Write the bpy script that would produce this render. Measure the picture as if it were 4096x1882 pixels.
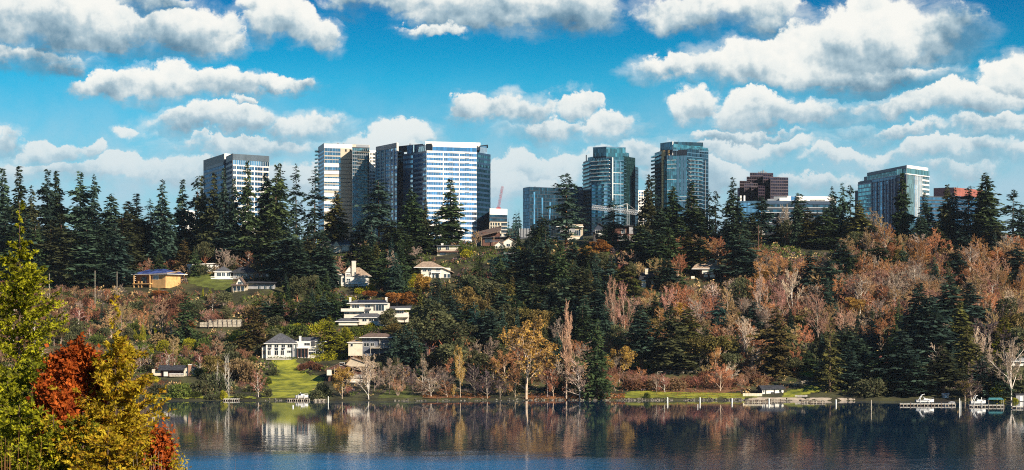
import bpy, math, random
import numpy as np
from mathutils import Vector
R = math.radians
for o in list(bpy.data.objects): bpy.data.objects.remove(o)
SC = bpy.context.scene
COL = SC.collection

# ------------------------------------------------------------------ camera
FPX, HX, HY, CAMZ = 8000.0, 2048.0, 1255.0, 35.0      # focal length and horizon in photograph pixels, eye height
cam = bpy.data.cameras.new('camera'); cam.sensor_width = 36; cam.lens = 36*FPX/4096
cam.shift_y = (HY-941)/4096; cam.clip_start = 1; cam.clip_end = 30000
co = bpy.data.objects.new('camera', cam); COL.objects.link(co)
co.location = (0, 0, CAMZ); co.rotation_euler = (R(90), 0, 0); SC.camera = co

# ------------------------------------------------------------------ light
SUN_EL, SUN_AZ = R(27), R(136)      # azimuth clockwise from +Y
sd = Vector((math.sin(SUN_AZ)*math.cos(SUN_EL), math.cos(SUN_AZ)*math.cos(SUN_EL), math.sin(SUN_EL)))
sun = bpy.data.lights.new('sun', 'SUN'); sun.energy = 5.0; sun.angle = R(0.5); sun.color = (1.0, 0.87, 0.70)
so = bpy.data.objects.new('sun', sun); COL.objects.link(so); so.rotation_euler = sd.to_track_quat('Z', 'Y').to_euler()
SC.view_settings.view_transform = 'Standard'; SC.view_settings.look = 'None'
SC.view_settings.exposure = 0.65; SC.view_settings.gamma = 1.0; SC.view_settings.use_curve_mapping = False
SC.cycles.use_denoising = False; SC.cycles.filter_width = 1.1; SC.cycles.pixel_filter_type = 'BLACKMAN_HARRIS'
SC.cycles.max_bounces = 5; SC.cycles.diffuse_bounces = 2; SC.cycles.glossy_bounces = 3
SC.cycles.transmission_bounces = 2; SC.cycles.transparent_max_bounces = 6
SC.cycles.sample_clamp_indirect = 3.0

# ------------------------------------------------------------------ world: sky with cumulus clouds
SKY = 0.077; EXPK = .645     # EXPK: cloud brightness, so that sunlit cloud is just below white at this exposure
# centre x, base-ish centre y, half width, half height (photograph pixels), brightness bias
CLOUDS = [
 (90,95,330,150,0),(420,120,330,130,.0),(740,150,220,120,.1),(560,20,260,60,-.1),(900,190,90,60,0),
 (60,225,300,75,-.12),
 (420,345,165,70,.1),(640,330,230,95,.15),(880,345,220,85,.05),(1110,335,170,45,.05),(985,405,40,32,.2),
 (1120,105,190,110,.15),(1280,140,120,90,0),(1000,60,80,60,.1),
 (1560,-10,300,90,.05),(1930,35,380,120,.05),(2260,60,240,115,.0),(1750,125,150,42,.15),
 (2740,70,230,95,.05),(3030,75,230,100,.05),
 (2720,290,210,62,.05),(3020,275,330,110,.15),(3300,220,300,170,.25),(3560,170,230,190,.2),(3500,60,120,90,.35),(3770,190,200,150,-.15),(3500,330,420,75,-.15),
 (4060,330,130,120,.2),(3900,430,300,95,.15),(3650,455,260,60,.1),
 (2770,440,105,85,.15),(3030,460,180,90,.2),(3280,470,220,70,.1),(2980,545,280,34,-.1),(3650,545,300,36,-.1),
 (1900,440,110,75,.2),(2090,450,190,80,.1),(2320,430,110,85,.2),(2450,520,120,80,.15),(2200,520,220,55,-.05),
 (530,538,75,45,.2),(760,500,220,75,.05),(940,490,150,75,.1),(1220,530,220,70,.05),(1000,590,330,60,0),
 (1630,535,145,62,.35),(1500,600,300,60,.1),
 (50,570,85,60,-.1),(190,620,160,65,.1),(370,610,80,45,.15),(520,700,170,75,.2),(300,700,320,60,-.05),(800,690,280,80,0),
 (2110,670,180,65,.3),(2300,660,190,70,.3),(2050,740,260,60,.1),(2500,640,260,70,.1),
 (2950,600,380,60,.1),(3400,640,260,42,.05),(3850,620,330,60,0),(3850,690,150,60,-.05),(3980,530,200,60,.05),(120,690,260,60,.05),(3250,740,500,40,.0),(2750,700,260,90,.1),(1250,760,500,90,.1),
]
W = bpy.data.worlds.new('World'); SC.world = W; W.use_nodes = True
W.cycles.sampling_method = 'MANUAL'; W.cycles.sample_map_resolution = 256
def azel(px, py):
    t = (px-HX)/FPX
    return math.atan(t)*8, math.atan((HY-py)/FPX/math.sqrt(1+t*t))*8
class NT:
    """terse node-tree writer"""
    def __init__(s, t): s.t = t
    def put(s, sock, v):
        if v is None: return
        if hasattr(v, 'is_output') or isinstance(v, bpy.types.NodeSocket): s.t.links.new(v, sock)
        else: sock.default_value = v
    def m(s, op, a, b=None, c=None, clamp=False):
        n = s.t.nodes.new('ShaderNodeMath'); n.operation = op; n.use_clamp = clamp
        for i, v in enumerate((a, b, c)): s.put(n.inputs[i], v)
        return n.outputs[0]
    def v(s, op, a, b=None, c=None, scale=None):
        n = s.t.nodes.new('ShaderNodeVectorMath'); n.operation = op
        for i, v in enumerate((a, b, c)): s.put(n.inputs[i], v)
        if scale is not None: s.put(n.inputs['Scale'], scale)
        return n.outputs['Value'] if op in ('DOT_PRODUCT', 'LENGTH', 'DISTANCE') else n.outputs[0]
    def noise(s, vec, scale, detail=4, rough=.55, dist=0, col=False):
        n = s.t.nodes.new('ShaderNodeTexNoise'); s.put(n.inputs['Vector'], vec)
        n.inputs['Scale'].default_value = scale; n.inputs['Detail'].default_value = detail
        n.inputs['Roughness'].default_value = rough; n.inputs['Distortion'].default_value = dist
        return n.outputs['Color' if col else 'Fac']
    def ss(s, x, lo, hi, a=0., b=1., kind='SMOOTHSTEP'):
        n = s.t.nodes.new('ShaderNodeMapRange'); n.interpolation_type = kind
        for i, v in enumerate((x, lo, hi, a, b)): s.put(n.inputs[i], v)
        return n.outputs[0]
    def mix(s, f, a, b, blend='MIX'):
        n = s.t.nodes.new('ShaderNodeMix'); n.data_type = 'RGBA'; n.blend_type = blend
        for k, v in ((0, f), (6, a), (7, b)):
            if isinstance(v, tuple) and len(v) == 3: v = (*v, 1)
            s.put(n.inputs[k], v)
        return n.outputs[2]
    def xyz(s, x, y, z=0.):
        n = s.t.nodes.new('ShaderNodeCombineXYZ')
        for i, v in enumerate((x, y, z)): s.put(n.inputs[i], v)
        return n.outputs[0]
    def sep(s, v):
        n = s.t.nodes.new('ShaderNodeSeparateXYZ'); s.put(n.inputs[0], v); return n.outputs
    def ramp(s, f, stops):
        n = s.t.nodes.new('ShaderNodeValToRGB'); s.put(n.inputs[0], f)
        e = n.color_ramp.elements
        while len(e) < len(stops): e.new(.5)
        for k, (p, c) in zip(e, stops): k.position = p; k.color = (*c, 1)
        return n.outputs[0]
def build_world():
    t = W.node_tree; t.nodes.clear(); g = NT(t)
    d = t.nodes.new('ShaderNodeTexCoord').outputs['Generated']
    x, y, z = g.sep(d)
    U = g.m('MULTIPLY', g.m('ARCTAN2', x, y), 8.0); V = g.m('MULTIPLY', g.m('ARCSINE', z), 8.0)
    HALF = math.pi*8/12
    # the cloud field goes on round the horizon, mirrored every 30 degrees; the noise does not repeat
    Uf = g.m('SUBTRACT', g.m('PINGPONG', g.m('ADD', U, HALF), 2*HALF), HALF)
    q = g.v('SCALE', d, scale=8.0)
    w1 = g.v('SUBTRACT', g.noise(q, 4.2, 3, .5, col=True), (.5, .5, .5))
    w2 = g.v('SUBTRACT', g.noise(q, 15., 8, .66, col=True), (.5, .5, .5))
    P = g.v('ADD', g.xyz(Uf, V), g.v('ADD', g.v('SCALE', w1, scale=.20), g.v('SCALE', w2, scale=.10)))
    F, H, B = None, None, None
    for px, py, a, b, br in CLOUDS:
        a *= 1.03; b *= 1.04
        u, v = azel(px, py)
        Q = P if F is None else g.v('MULTIPLY_ADD', g.xyz(F, F, F), (1e-9, 1e-9, 0), P)   # chained, so that few values live at once
        e = g.v('MULTIPLY_ADD', Q, (1000/a, 1000/b, 0), (-u*1000/a, -v*1000/b, 0))
        s = g.sep(e)[1]
        low = g.m('MULTIPLY', g.m('MINIMUM', s, 0.), .75)          # flatter underside
        f = g.m('SUBTRACT', 1., g.v('DOT_PRODUCT', e, e))
        f = g.m('SUBTRACT', f, g.m('MULTIPLY', low, low))
        f = g.m('MULTIPLY', f, min(1.25, .55+b/160))
        hh = g.m('ADD', s, br*1.6)
        if F is None: F, H = f, hh
        else:
            k = g.m('MULTIPLY_ADD', g.m('SUBTRACT', f, F), 2.2, .5, clamp=True)
            H = g.m('ADD', H, g.m('MULTIPLY', g.m('SUBTRACT', hh, H), k))
            F = g.m('MAXIMUM', F, f)
    # sky above the frame: the same broken cumulus
    up = g.v('DIVIDE', d, g.xyz(g.m('MAXIMUM', z, .08), g.m('MAXIMUM', z, .08), 1.))
    gen = g.m('MULTIPLY', g.m('SUBTRACT', g.noise(g.v('MULTIPLY', up, (1, 1, 0)), 1.1, 5, .55), .66), 7.)
    k = g.ss(V, 1.30, 1.75)
    F = g.m('ADD', g.m('MULTIPLY', F, g.m('SUBTRACT', 1., k)), g.m('MULTIPLY', gen, k))
    n1 = g.noise(q, 4.6, 9, .60); n2 = g.noise(g.v('ADD', q, (.07, -.05, .11)), 4.6, 4, .48)
    n3 = g.noise(q, 19., 5, .60); n4 = g.noise(g.v('ADD', q, (.015, -.01, .025)), 19., 3, .5)
    wisp = g.noise(g.v('MULTIPLY', q, (1., 1., 2.6)), 3.1, 8, .66, .6)
    F2 = g.m('ADD', F, g.m('MULTIPLY', g.m('SUBTRACT', n1, .5), 1.45))
    F2 = g.m('ADD', F2, g.m('MULTIPLY', g.m('SUBTRACT', n3, .5), .42))
    wdt = g.m('MULTIPLY', g.ss(H, -.9, .7, 1.35, .36), g.ss(wisp, .35, .65, .7, 1.7))     # soft undersides, crisper tops, torn here and there
    al = g.ss(F2, -.04, g.m('ADD', wdt, -.04))
    thin = g.m('MULTIPLY', g.ss(g.m('ADD', F, g.m('MULTIPLY', g.m('SUBTRACT', wisp, .5), 3.8)), -.55, 1.2), .58)
    al = g.m('MULTIPLY', g.m('MAXIMUM', al, thin), g.ss(V, .35, .95, .72, 1.))
    rel = g.m('ADD', g.m('MULTIPLY', g.m('SUBTRACT', n1, n2), 1.05), g.m('MULTIPLY', g.m('SUBTRACT', n3, n4), .42))
    thick = g.m('MULTIPLY', g.m('SUBTRACT', F2, .5), -.12)
    L = g.m('ADD', g.m('MULTIPLY_ADD', H, .46, .60), g.m('ADD', rel, thick))
    cc = g.ramp(L, [(.0, (.085, .175, .27)), (.28, (.17, .30, .40)), (.55, (.44, .565, .63)), (.78, (.86, .89, .86)), (1., (.98, .97, .91))])
    # seen through more air towards the horizon
    cc = g.mix(g.m('MULTIPLY', g.ss(V, 1.0, .35), .62), cc, (.55, .67, .75))
    sky = t.nodes.new('ShaderNodeTexSky'); sky.sky_type = 'NISHITA'; sky.sun_disc = False
    sky.sun_elevation = SUN_EL; sky.sun_rotation = SUN_AZ; sky.air_density = 1.0; sky.dust_density = .6; sky.ozone_density = 3.0
    el = g.ramp(g.ss(V, .15, 1.25, kind='LINEAR'), [(0., (.66, .84, 1.10)), (.35, (.25, .80, 1.0)), (.7, (.02, .66, .88)), (1., (.003, .34, .60))])
    base = g.mix(1., sky.outputs[0], el, 'MULTIPLY')
    cs = g.v('SCALE', cc, scale=EXPK/SKY)
    # thin veil between the clouds towards the horizon
    veil = g.m('MULTIPLY', g.ss(V, 1.05, .30), g.ss(n1, .30, .62, .42, 1.))
    base = g.mix(veil, base, g.v('SCALE', (.46, .64, .75), scale=EXPK/SKY))
    c = g.mix(g.m('MULTIPLY', al, .97), base, cs)
    bg = t.nodes.new('ShaderNodeBackground'); bg.inputs[1].default_value = SKY; t.links.new(c, bg.inputs[0])
    t.links.new(bg.outputs[0], t.nodes.new('ShaderNodeOutputWorld').inputs[0])
build_world()

# ------------------------------------------------------------------ helpers
rnd = random.Random(7)
class MB:
    """collects faces for one mesh object"""
    def __init__(s): s.v = []; s.f = []; s.mi = []; s.cur = 0
    def add(s, vs, fs):
        b = len(s.v); s.v.extend(vs)
        for f in fs: s.f.append(tuple(b+i for i in f)); s.mi.append(s.cur)
        return s
    def box(s, x0, x1, y0, y1, z0, z1):
        return s.add([(x0,y0,z0),(x1,y0,z0),(x1,y1,z0),(x0,y1,z0),(x0,y0,z1),(x1,y0,z1),(x1,y1,z1),(x0,y1,z1)],
                     [(0,3,2,1),(4,5,6,7),(0,1,5,4),(1,2,6,5),(2,3,7,6),(3,0,4,7)])
    def bar(s, a, b, r, n=4, r2=None):
        a, b = Vector(a), Vector(b); d = (b-a).normalized(); r2 = r if r2 is None else r2
        u = d.orthogonal().normalized(); w = d.cross(u); vs = []
        for c, q in ((a, r), (b, r2)):
            for i in range(n):
                t = 2*math.pi*i/n; vs.append(tuple(c+u*(q*math.cos(t))+w*(q*math.sin(t))))
        fs = [(i, (i+1) % n, n+(i+1) % n, n+i) for i in range(n)] + [tuple(range(n-1, -1, -1)), tuple(range(n, 2*n))]
        return s.add(vs, fs)
    def prism(s, poly, z0, z1):
        n = len(poly); vs = [(x, y, z0) for x, y in poly]+[(x, y, z1) for x, y in poly]
        return s.add(vs, [(i, (i+1) % n, n+(i+1) % n, n+i) for i in range(n)]+[tuple(range(n-1, -1, -1)), tuple(range(n, 2*n))])
    def mesh(s, name):
        me = bpy.data.meshes.new(name); me.from_pydata(s.v, [], s.f)
        if any(s.mi): me.polygons.foreach_set('material_index', s.mi)
        me.update(); return me
    def build(s, name, m, parent=None, **kw): return obj(name, s.mesh(name), m, parent, **kw)
def obj(name, me, m, parent=None, kind=None, label=None, loc=None, rz=None):
    o = bpy.data.objects.new(name, me); COL.objects.link(o)
    for q in (m if isinstance(m, (list, tuple)) else [m]):
        if q is not None and len(me.materials) < (len(m) if isinstance(m, (list, tuple)) else 1): me.materials.append(q)
    if parent is not None: o.parent = parent
    if kind: o['kind'] = kind
    if label: o['label'] = label
    if loc is not None: o.location = loc
    if rz is not None: o.rotation_euler.z = rz
    return o
def tag(o, label, cat, group=None):
    o['label'] = label; o['category'] = cat
    if group: o['group'] = group
    return o
def thing(name, label, cat, loc, rz=0., group=None):
    o = bpy.data.objects.new(name, None); COL.objects.link(o); o.location = loc; o.rotation_euler.z = rz
    o.empty_display_size = .5
    return tag(o, label, cat, group)
def npmesh(name, V, F, mi=None, smooth=False):
    """V (n,3), F (m,k) numpy"""
    me = bpy.data.meshes.new(name); n, k = F.shape
    me.vertices.add(len(V)); me.vertices.foreach_set('co', np.asarray(V, np.float32).ravel())
    me.loops.add(n*k); me.loops.foreach_set('vertex_index', F.astype(np.int32).ravel())
    me.polygons.add(n); me.polygons.foreach_set('loop_start', np.arange(0, n*k, k, dtype=np.int32))
    if mi is not None: me.polygons.foreach_set('material_index', mi.astype(np.int32))
    if smooth: me.polygons.foreach_set('use_smooth', np.ones(n, bool))
    me.update(calc_edges=True); return me

# ------------------------------------------------------------------ materials
M = {}
def surf(name, rgb, rough=.7, var=.18, scale=.6, metal=0., bump=0., spec=.4, rand=0., hue=None, trans=0., vec='Object'):
    """Principled material with mottled colour; rand = object-to-object variation; hue = second colour the mottling runs to"""
    m = bpy.data.materials.new(name); m.use_nodes = True; t = m.node_tree; g = NT(t); p = t.nodes['Principled BSDF']
    c = t.nodes.new('ShaderNodeTexCoord').outputs[vec]
    n = g.noise(c, scale, 5, .6)
    lo = tuple(k*(1-var*1.6) for k in rgb); hi = hue or tuple(min(1, k*(1+var*1.6)) for k in rgb)
    col = g.mix(g.ss(n, .3, .7), (*lo, 1), (*hi, 1))
    if rand:
        r = t.nodes.new('ShaderNodeObjectInfo').outputs['Random']
        hs = t.nodes.new('ShaderNodeHueSaturation'); t.links.new(col, hs.inputs['Color'])
        g.put(hs.inputs['Value'], g.ss(r, 0, 1, 1-rand, 1+rand, 'LINEAR'))
        g.put(hs.inputs['Hue'], g.ss(g.m('FRACT', g.m('MULTIPLY', r, 7.31)), 0, 1, .5-rand*.05, .5+rand*.05, 'LINEAR'))
        col = hs.outputs[0]
    g.put(p.inputs['Base Color'], col)
    p.inputs['Roughness'].default_value = rough; p.inputs['Metallic'].default_value = metal; p.inputs['Specular IOR Level'].default_value = spec
    if bump:
        b = t.nodes.new('ShaderNodeBump'); b.inputs['Strength'].default_value = bump; b.inputs['Distance'].default_value = .3
        t.links.new(g.noise(c, scale*5, 4, .6), b.inputs['Height']); t.links.new(b.outputs[0], p.inputs['Normal'])
    if trans:
        tr = t.nodes.new('ShaderNodeBsdfTranslucent'); g.put(tr.inputs[0], col)
        mx = t.nodes.new('ShaderNodeMixShader'); mx.inputs[0].default_value = trans
        t.links.new(p.outputs[0], mx.inputs[1]); t.links.new(tr.outputs[0], mx.inputs[2])
        t.links.new(mx.outputs[0], t.nodes['Material Output'].inputs[0])
    M[name] = m; return m
def glass(name, rgb, tint, rough=.08, cell=(1.5, 4.0), refl=.6, dark=.35, wob=.02):
    """reflective curtain-wall glass; panes differ a little in tint and tilt"""
    m = bpy.data.materials.new(name); m.use_nodes = True; t = m.node_tree; g = NT(t); p = t.nodes['Principled BSDF']
    c = t.nodes.new('ShaderNodeTexCoord').outputs['Object']
    x, y, z = g.sep(c); oi = t.nodes.new('ShaderNodeObjectInfo')
    cellv = g.xyz(g.m('FLOOR', g.m('DIVIDE', x, cell[0])), g.m('FLOOR', g.m('DIVIDE', z, cell[1])), g.m('MULTIPLY', oi.outputs['Random'], 91.))
    wn = t.nodes.new('ShaderNodeTexWhiteNoise'); t.links.new(cellv, wn.inputs['Vector'])
    f = g.ss(g.m('POWER', wn.outputs['Value'], 1.6), 0, 1, 1-dark, 1+dark, 'LINEAR')
    g.put(p.inputs['Base Color'], g.v('SCALE', (*rgb,), scale=f))
    p.inputs['Roughness'].default_value = .25; p.inputs['Specular IOR Level'].default_value = .5
    gl = t.nodes.new('ShaderNodeBsdfGlossy'); gl.inputs['Roughness'].default_value = rough
    g.put(gl.inputs['Color'], g.v('SCALE', (*tint,), scale=f))
    geo = t.nodes.new('ShaderNodeNewGeometry').outputs['Normal']
    nn = g.v('NORMALIZE', g.v('ADD', geo, g.v('SCALE', g.v('SUBTRACT', wn.outputs['Color'], (.5, .5, .5)), scale=wob)))
    t.links.new(nn, gl.inputs['Normal'])
    mx = t.nodes.new('ShaderNodeMixShader'); mx.inputs[0].default_value = refl
    t.links.new(p.outputs[0], mx.inputs[1]); t.links.new(gl.outputs[0], mx.inputs[2])
    t.links.new(mx.outputs[0], t.nodes['Material Output'].inputs[0]); M[name] = m; return m
surf('white', (.74,.70,.63), .6, .05); surf('cream', (.66,.58,.44), .7, .08); surf('warm_white', (.74,.68,.57), .7, .06)
surf('pale_stucco', (.70,.62,.52), .8, .06); surf('peach', (.62,.36,.14), .7, .12); surf('peach_shaded', (.30,.13,.05), .7, .15)
surf('tan_wall', (.48,.40,.29), .8, .1); surf('grey_wall', (.30,.30,.31), .8, .1); surf('shaded_grey_wall', (.12,.135,.17), .8, .15); surf('dark_wall', (.06,.055,.055), .8, .2)
surf('brown_wall', (.12,.055,.04), .8, .2); surf('navy', (.025,.035,.06), .7, .2)
surf('slate_roof', (.085,.088,.10), .85, .22, 1.2, bump=.3); surf('tan_roof', (.34,.25,.18), .9, .2, 1.2, bump=.3)
surf('brown_roof', (.16,.11,.085), .9, .22, 1.2, bump=.3); surf('dark_roof', (.035,.037,.045), .85, .3, 1., bump=.3)
surf('blue_tarp', (.03,.05,.24), .35, .4, .35, bump=.6, spec=.6, hue=(.10,.16,.45)); surf('solar', (.02,.025,.05), .2, .1)
surf('trim', (.80,.79,.75), .6, .03); surf('dark_trim', (.05,.05,.055), .6, .1); surf('wood', (.36,.28,.18), .8, .2, 2.)
surf('grey_wood', (.42,.37,.29), .85, .2, 1.5); surf('old_wood', (.16,.12,.09), .9, .25, 1.5); surf('concrete', (.42,.39,.35), .9, .12)
surf('brick', (.36,.20,.13), .9, .2, 2.); surf('pile_white', (.80,.78,.70), .7, .05); surf('hull', (.82,.81,.78), .3, .03)
surf('boat_dark', (.02,.03,.06), .3, .1); surf('canopy_cloth', (.05,.20,.22), .8, .1); surf('red_paint', (.42,.05,.07), .5, .1)
surf('tower_white', (.82,.78,.71), .5, .04, .1); surf('tower_cream', (.50,.43,.32), .7, .06, .12); surf('tower_grey', (.22,.24,.26), .6, .08, .1)
surf('tower_dark', (.022,.03,.042), .45, .15, .1); surf('tower_navy', (.018,.046,.09), .4, .15, .1); surf('steel', (.55,.56,.57), .4, .05)
surf('purple_stone', (.05,.03,.042), .45, .15, .1); surf('red_brick', (.30,.10,.075), .8, .15, .3); surf('tan_panel', (.60,.38,.16), .6, .08, .2)
surf('spandrel_grey', (.075,.165,.25), .3, .12, .2); surf('silver_louvre', (.16,.20,.23), .35, .1, .2, metal=.5)
glass('house_glass', (.01,.015,.02), (.25,.28,.30), .05, (1.2, 1.4), .35)
glass('glass_blue', (.02,.075,.15), (.21,.50,.86), .06, (1.5, 4.), .72)
glass('glass_pale', (.05,.14,.22), (.42,.72,.95), .06, (1.5, 4.), .75)
glass('glass_navy', (.016,.055,.10), (.17,.35,.52), .06, (1.5, 4.), .65)
glass('glass_teal', (.016,.065,.082), (.20,.46,.52), .07, (1.6, 3.1), .7, .45, .035)
glass('glass_deep', (.007,.024,.038), (.07,.17,.23), .07, (1.6, 3.1), .6, .5, .03)
glass('glass_purple', (.008,.004,.009), (.07,.045,.08), .07, (1.6, 4.), .6, .5, .03)
glass('glass_green', (.03,.10,.10), (.42,.68,.66), .08, (1.5, 4.), .6)

# ------------------------------------------------------------------ ground and water
PROF_T = np.array([-400,-60,-4,0,2,8,45,95,145,195,245,295,345,395,700,1300,2000,4000,30000.])
PROF_Z = np.array([-8,-6,-1.2,-.1,.9,1.3,5,17,32,48,62,71,75,76,74,64,50,30,10.])
def shore(x): return 805 + 2.2*np.sin(x/37.) + 1.3*np.sin(x/15.+1) - 12/(1+np.exp(-(x-165)/14.))
def zg(x, y):
    x = np.asarray(x, float); y = np.asarray(y, float); t = y-shore(x)
    z = np.interp(t, PROF_T, PROF_Z)
    k = np.clip((t-12)/80, 0, 1)
    return z + k*(1.3*np.sin(x/23.+y/31.)+.9*np.sin(x/11.-y/17.+2)+.5*np.sin(x/5.3+y/7.1)) + k*2.5*np.sin(x/90.+.6)
def zga(x, y): return float(zg(x, y))
def ground(px, py, dmax=1330.):
    """where the line of sight through a photograph pixel meets the ground"""
    D = np.arange(786., dmax, 1.); x = (px-HX)/FPX*D; r = CAMZ+(HY-py)/FPX*D
    hit = np.nonzero(zg(x, D) >= r)[0]
    if len(hit) == 0: d = 1150.+(985-py)*1.2
    else: d = float(D[hit[0]])
    X = (px-HX)/FPX*d
    return Vector((X, d, zga(X, d)))
def P3(px, py, D): return Vector(((px-HX)/FPX*D, D, CAMZ+(HY-py)/FPX*D))
def zpx(py, D): return CAMZ+(HY-py)/FPX*D

def sheet(xs, ys, zf, name, m, kind='structure', keep=None):
    X, Y = np.meshgrid(xs, ys); V = np.stack([X.ravel(), Y.ravel(), zf(X, Y).ravel()], 1)
    nx, ny = len(xs), len(ys); i = np.arange(nx-1); j = np.arange(ny-1); I, J = np.meshgrid(i, j)
    a = (J*nx+I).ravel(); F = np.stack([a, a+1, a+nx+1, a+nx], 1)
    if keep is not None:
        cx = (X[:-1,:-1]+X[1:,1:]).ravel()/2; cy = (Y[:-1,:-1]+Y[1:,1:]).ravel()/2
        F = F[keep(cx, cy)]
        u, inv = np.unique(F, return_inverse=True); V = V[u]; F = inv.reshape(-1, 4)
    return obj(name, npmesh(name, V, F, smooth=True), m, kind=kind)
surf('hill_ground', (.045,.036,.018), .95, .45, .09, bump=.6, hue=(.085,.085,.028))
surf('lawn_grass', (.14,.18,.016), .9, .25, .2, bump=.3, hue=(.37,.37,.03))
surf('dull_grass', (.10,.12,.02), .9, .25, .2, bump=.2); surf('leaf_litter', (.17,.085,.04), .95, .4, .5, bump=.5, hue=(.28,.14,.06))
surf('beach_sand', (.40,.33,.25), .95, .15, .5); surf('bank_ground', (.07,.06,.03), .95, .3, .3)
xs = np.unique(np.concatenate([np.linspace(-420, 420, 281), np.linspace(-1500, 1500, 101), [-20000,-9000,-5000,-3000,-2000,2000,3000,5000,9000,20000]]))
ys = np.unique(np.concatenate([np.linspace(700, 800, 11), np.linspace(800, 1230, 173), np.linspace(1230, 2200, 40), [2600,3200,4000,6000,9000,14000,22000]]))
sheet(xs, ys, zg, 'hillside', M['hill_ground'])

def water_mat():
    m = bpy.data.materials.new('lake_water'); m.use_nodes = True; t = m.node_tree; g = NT(t); p = t.nodes['Principled BSDF']
    p.inputs['Base Color'].default_value = (.002,.022,.055,1); p.inputs['IOR'].default_value = 1.6
    p.inputs['Specular IOR Level'].default_value = .5
    c = t.nodes.new('ShaderNodeTexCoord').outputs['Object']
    x, y, z = g.sep(c)
    # calm under the far shore, wind-ruffled out in the lake
    gust = g.noise(g.v('MULTIPLY', c, (.5, 1., 0)), .022, 5, .62)
    near = g.ss(g.m('ADD', y, g.m('MULTIPLY', g.m('SUBTRACT', gust, .5), 170.)), 610., 430., kind='LINEAR')
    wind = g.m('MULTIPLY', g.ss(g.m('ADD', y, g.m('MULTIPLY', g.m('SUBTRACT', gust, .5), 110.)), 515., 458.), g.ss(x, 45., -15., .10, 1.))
    w1 = g.noise(g.v('MULTIPLY', c, (.35, 1., 1)), .8, 3, .6, .3)                  # ripples
    w2 = g.noise(g.v('MULTIPLY', c, (.75, .42, 1)), .40, 3, .6, .5)               # short waves that still show at this distance
    w3 = g.noise(g.v('MULTIPLY', c, (.5, .3, 1)), .11, 2, .5)
    h = g.m('ADD', g.m('MULTIPLY', w2, g.ss(near, 0, 1, .004, .10, 'LINEAR')), g.m('MULTIPLY', w3, g.ss(near, 0, 1, .006, .06, 'LINEAR')))
    h = g.m('ADD', h, g.m('MULTIPLY', w1, g.m('ADD', g.m('MULTIPLY', wind, .40), g.m('MULTIPLY', near, .004))))
    g.put(p.inputs['Base Color'], g.mix(wind, (.003,.028,.070,1), (.012,.19,.42,1)))   # brighter blue under the wind mask paints in reflected sky
    b = t.nodes.new('ShaderNodeBump'); b.inputs['Distance'].default_value = 1.; b.inputs['Strength'].default_value = 1.
    t.links.new(h, b.inputs['Height']); t.links.new(b.outputs[0], p.inputs['Normal'])
    g.put(p.inputs['Roughness'], g.ss(wind, 0, 1, .045, .10, 'LINEAR'))
    M['lake_water'] = m; return m
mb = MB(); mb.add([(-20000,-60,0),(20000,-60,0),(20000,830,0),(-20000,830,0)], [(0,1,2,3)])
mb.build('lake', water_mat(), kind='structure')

# near bluff under the camera, below the frame
def zbank(x, y): return np.interp(y, [-60,0,18,45,110,190,230], [34,33.2,31,22,14,4,-3]) + .5*np.sin(x/9.)*np.sin(y/13.)
sheet(np.linspace(-260, 260, 66), np.linspace(-60, 230, 60), zbank, 'near_bluff', M['bank_ground'])

def inside(poly, x, y):
    r = np.zeros(x.shape, bool); n = len(poly)
    for i in range(n):
        (x0, y0), (x1, y1) = poly[i], poly[(i+1) % n]
        c = (y0 > y) != (y1 > y)
        with np.errstate(divide='ignore', invalid='ignore'): r ^= c & (x < (x1-x0)*(y-y0)/(y1-y0+1e-12)+x0)
    return r
LAWN_POLYS = []
def ragged(p):
    """worn, uneven lawn edge"""
    q = random.Random(len(p)*7+int(p[0][0])); out = []
    for (ax, ay), (bx, by) in zip(p, p[1:]+p[:1]):
        n = max(1, int(math.hypot(bx-ax, by-ay)/1.6))
        for i in range(n): out.append((ax+(bx-ax)*i/n+(q.gauss(0, .55) if i else 0), ay+(by-ay)*i/n+(q.gauss(0, .8) if i else 0)))
    return out
def lawn(name, pts, m, kind='structure', lift=.07, st=.5):
    w = [ground(*p) for p in pts]; poly = ragged([(a.x, a.y) for a in w]); LAWN_POLYS.append(poly if m != 'leaf_litter' else [(0,0),(0,1),(1,1)])
    x0, x1 = min(a.x for a in w), max(a.x for a in w); y0, y1 = min(a.y for a in w), max(a.y for a in w)
    return sheet(np.arange(x0, x1+st, st), np.arange(y0, y1+st, st), lambda X, Y: zg(X, Y)+lift, name, M[m], kind, lambda x, y: inside(poly, x, y))
lawn('lawn', [(1045,1596),(1070,1530),(1108,1475),(1080,1440),(1185,1436),(1205,1470),(1235,1500),(1300,1512),(1265,1560),(1230,1596)], 'lawn_grass')
lawn('shore_lawn', [(590,1596),(605,1580),(740,1573),(835,1590),(835,1597)], 'lawn_grass')
lawn('shore_lawn', [(880,1596),(890,1588),(1010,1586),(1030,1596)], 'lawn_grass')
lawn('shore_lawn', [(1510,1594),(1540,1566),(1600,1560),(1700,1592)], 'dull_grass')
lawn('park_lawn', [(2480,1594),(2510,1570),(2620,1562),(2800,1572),(2950,1574),(3010,1586),(3080,1594),(2900,1597)], 'lawn_grass')
lawn('meadow', [(2510,1452),(2560,1446),(2690,1464),(2740,1474),(2610,1480),(2510,1466)], 'lawn_grass')
lawn('meadow', [(3180,1484),(3230,1476),(3300,1496),(3380,1512),(3300,1524),(3200,1504)], 'lawn_grass', lift=.1)
lawn('park_lawn', [(3120,1592),(3150,1566),(3250,1542),(3290,1556),(3275,1572),(3200,1582),(3180,1594)], 'lawn_grass', lift=.09)
lawn('terrace_lawn', [(752,1100),(930,1104),(935,1165),(755,1137)], 'dull_grass', lift=.15)
lawn('leafy_bank', [(1690,1597),(1740,1584),(1860,1584),(1960,1597)], 'leaf_litter', lift=.1)
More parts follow.
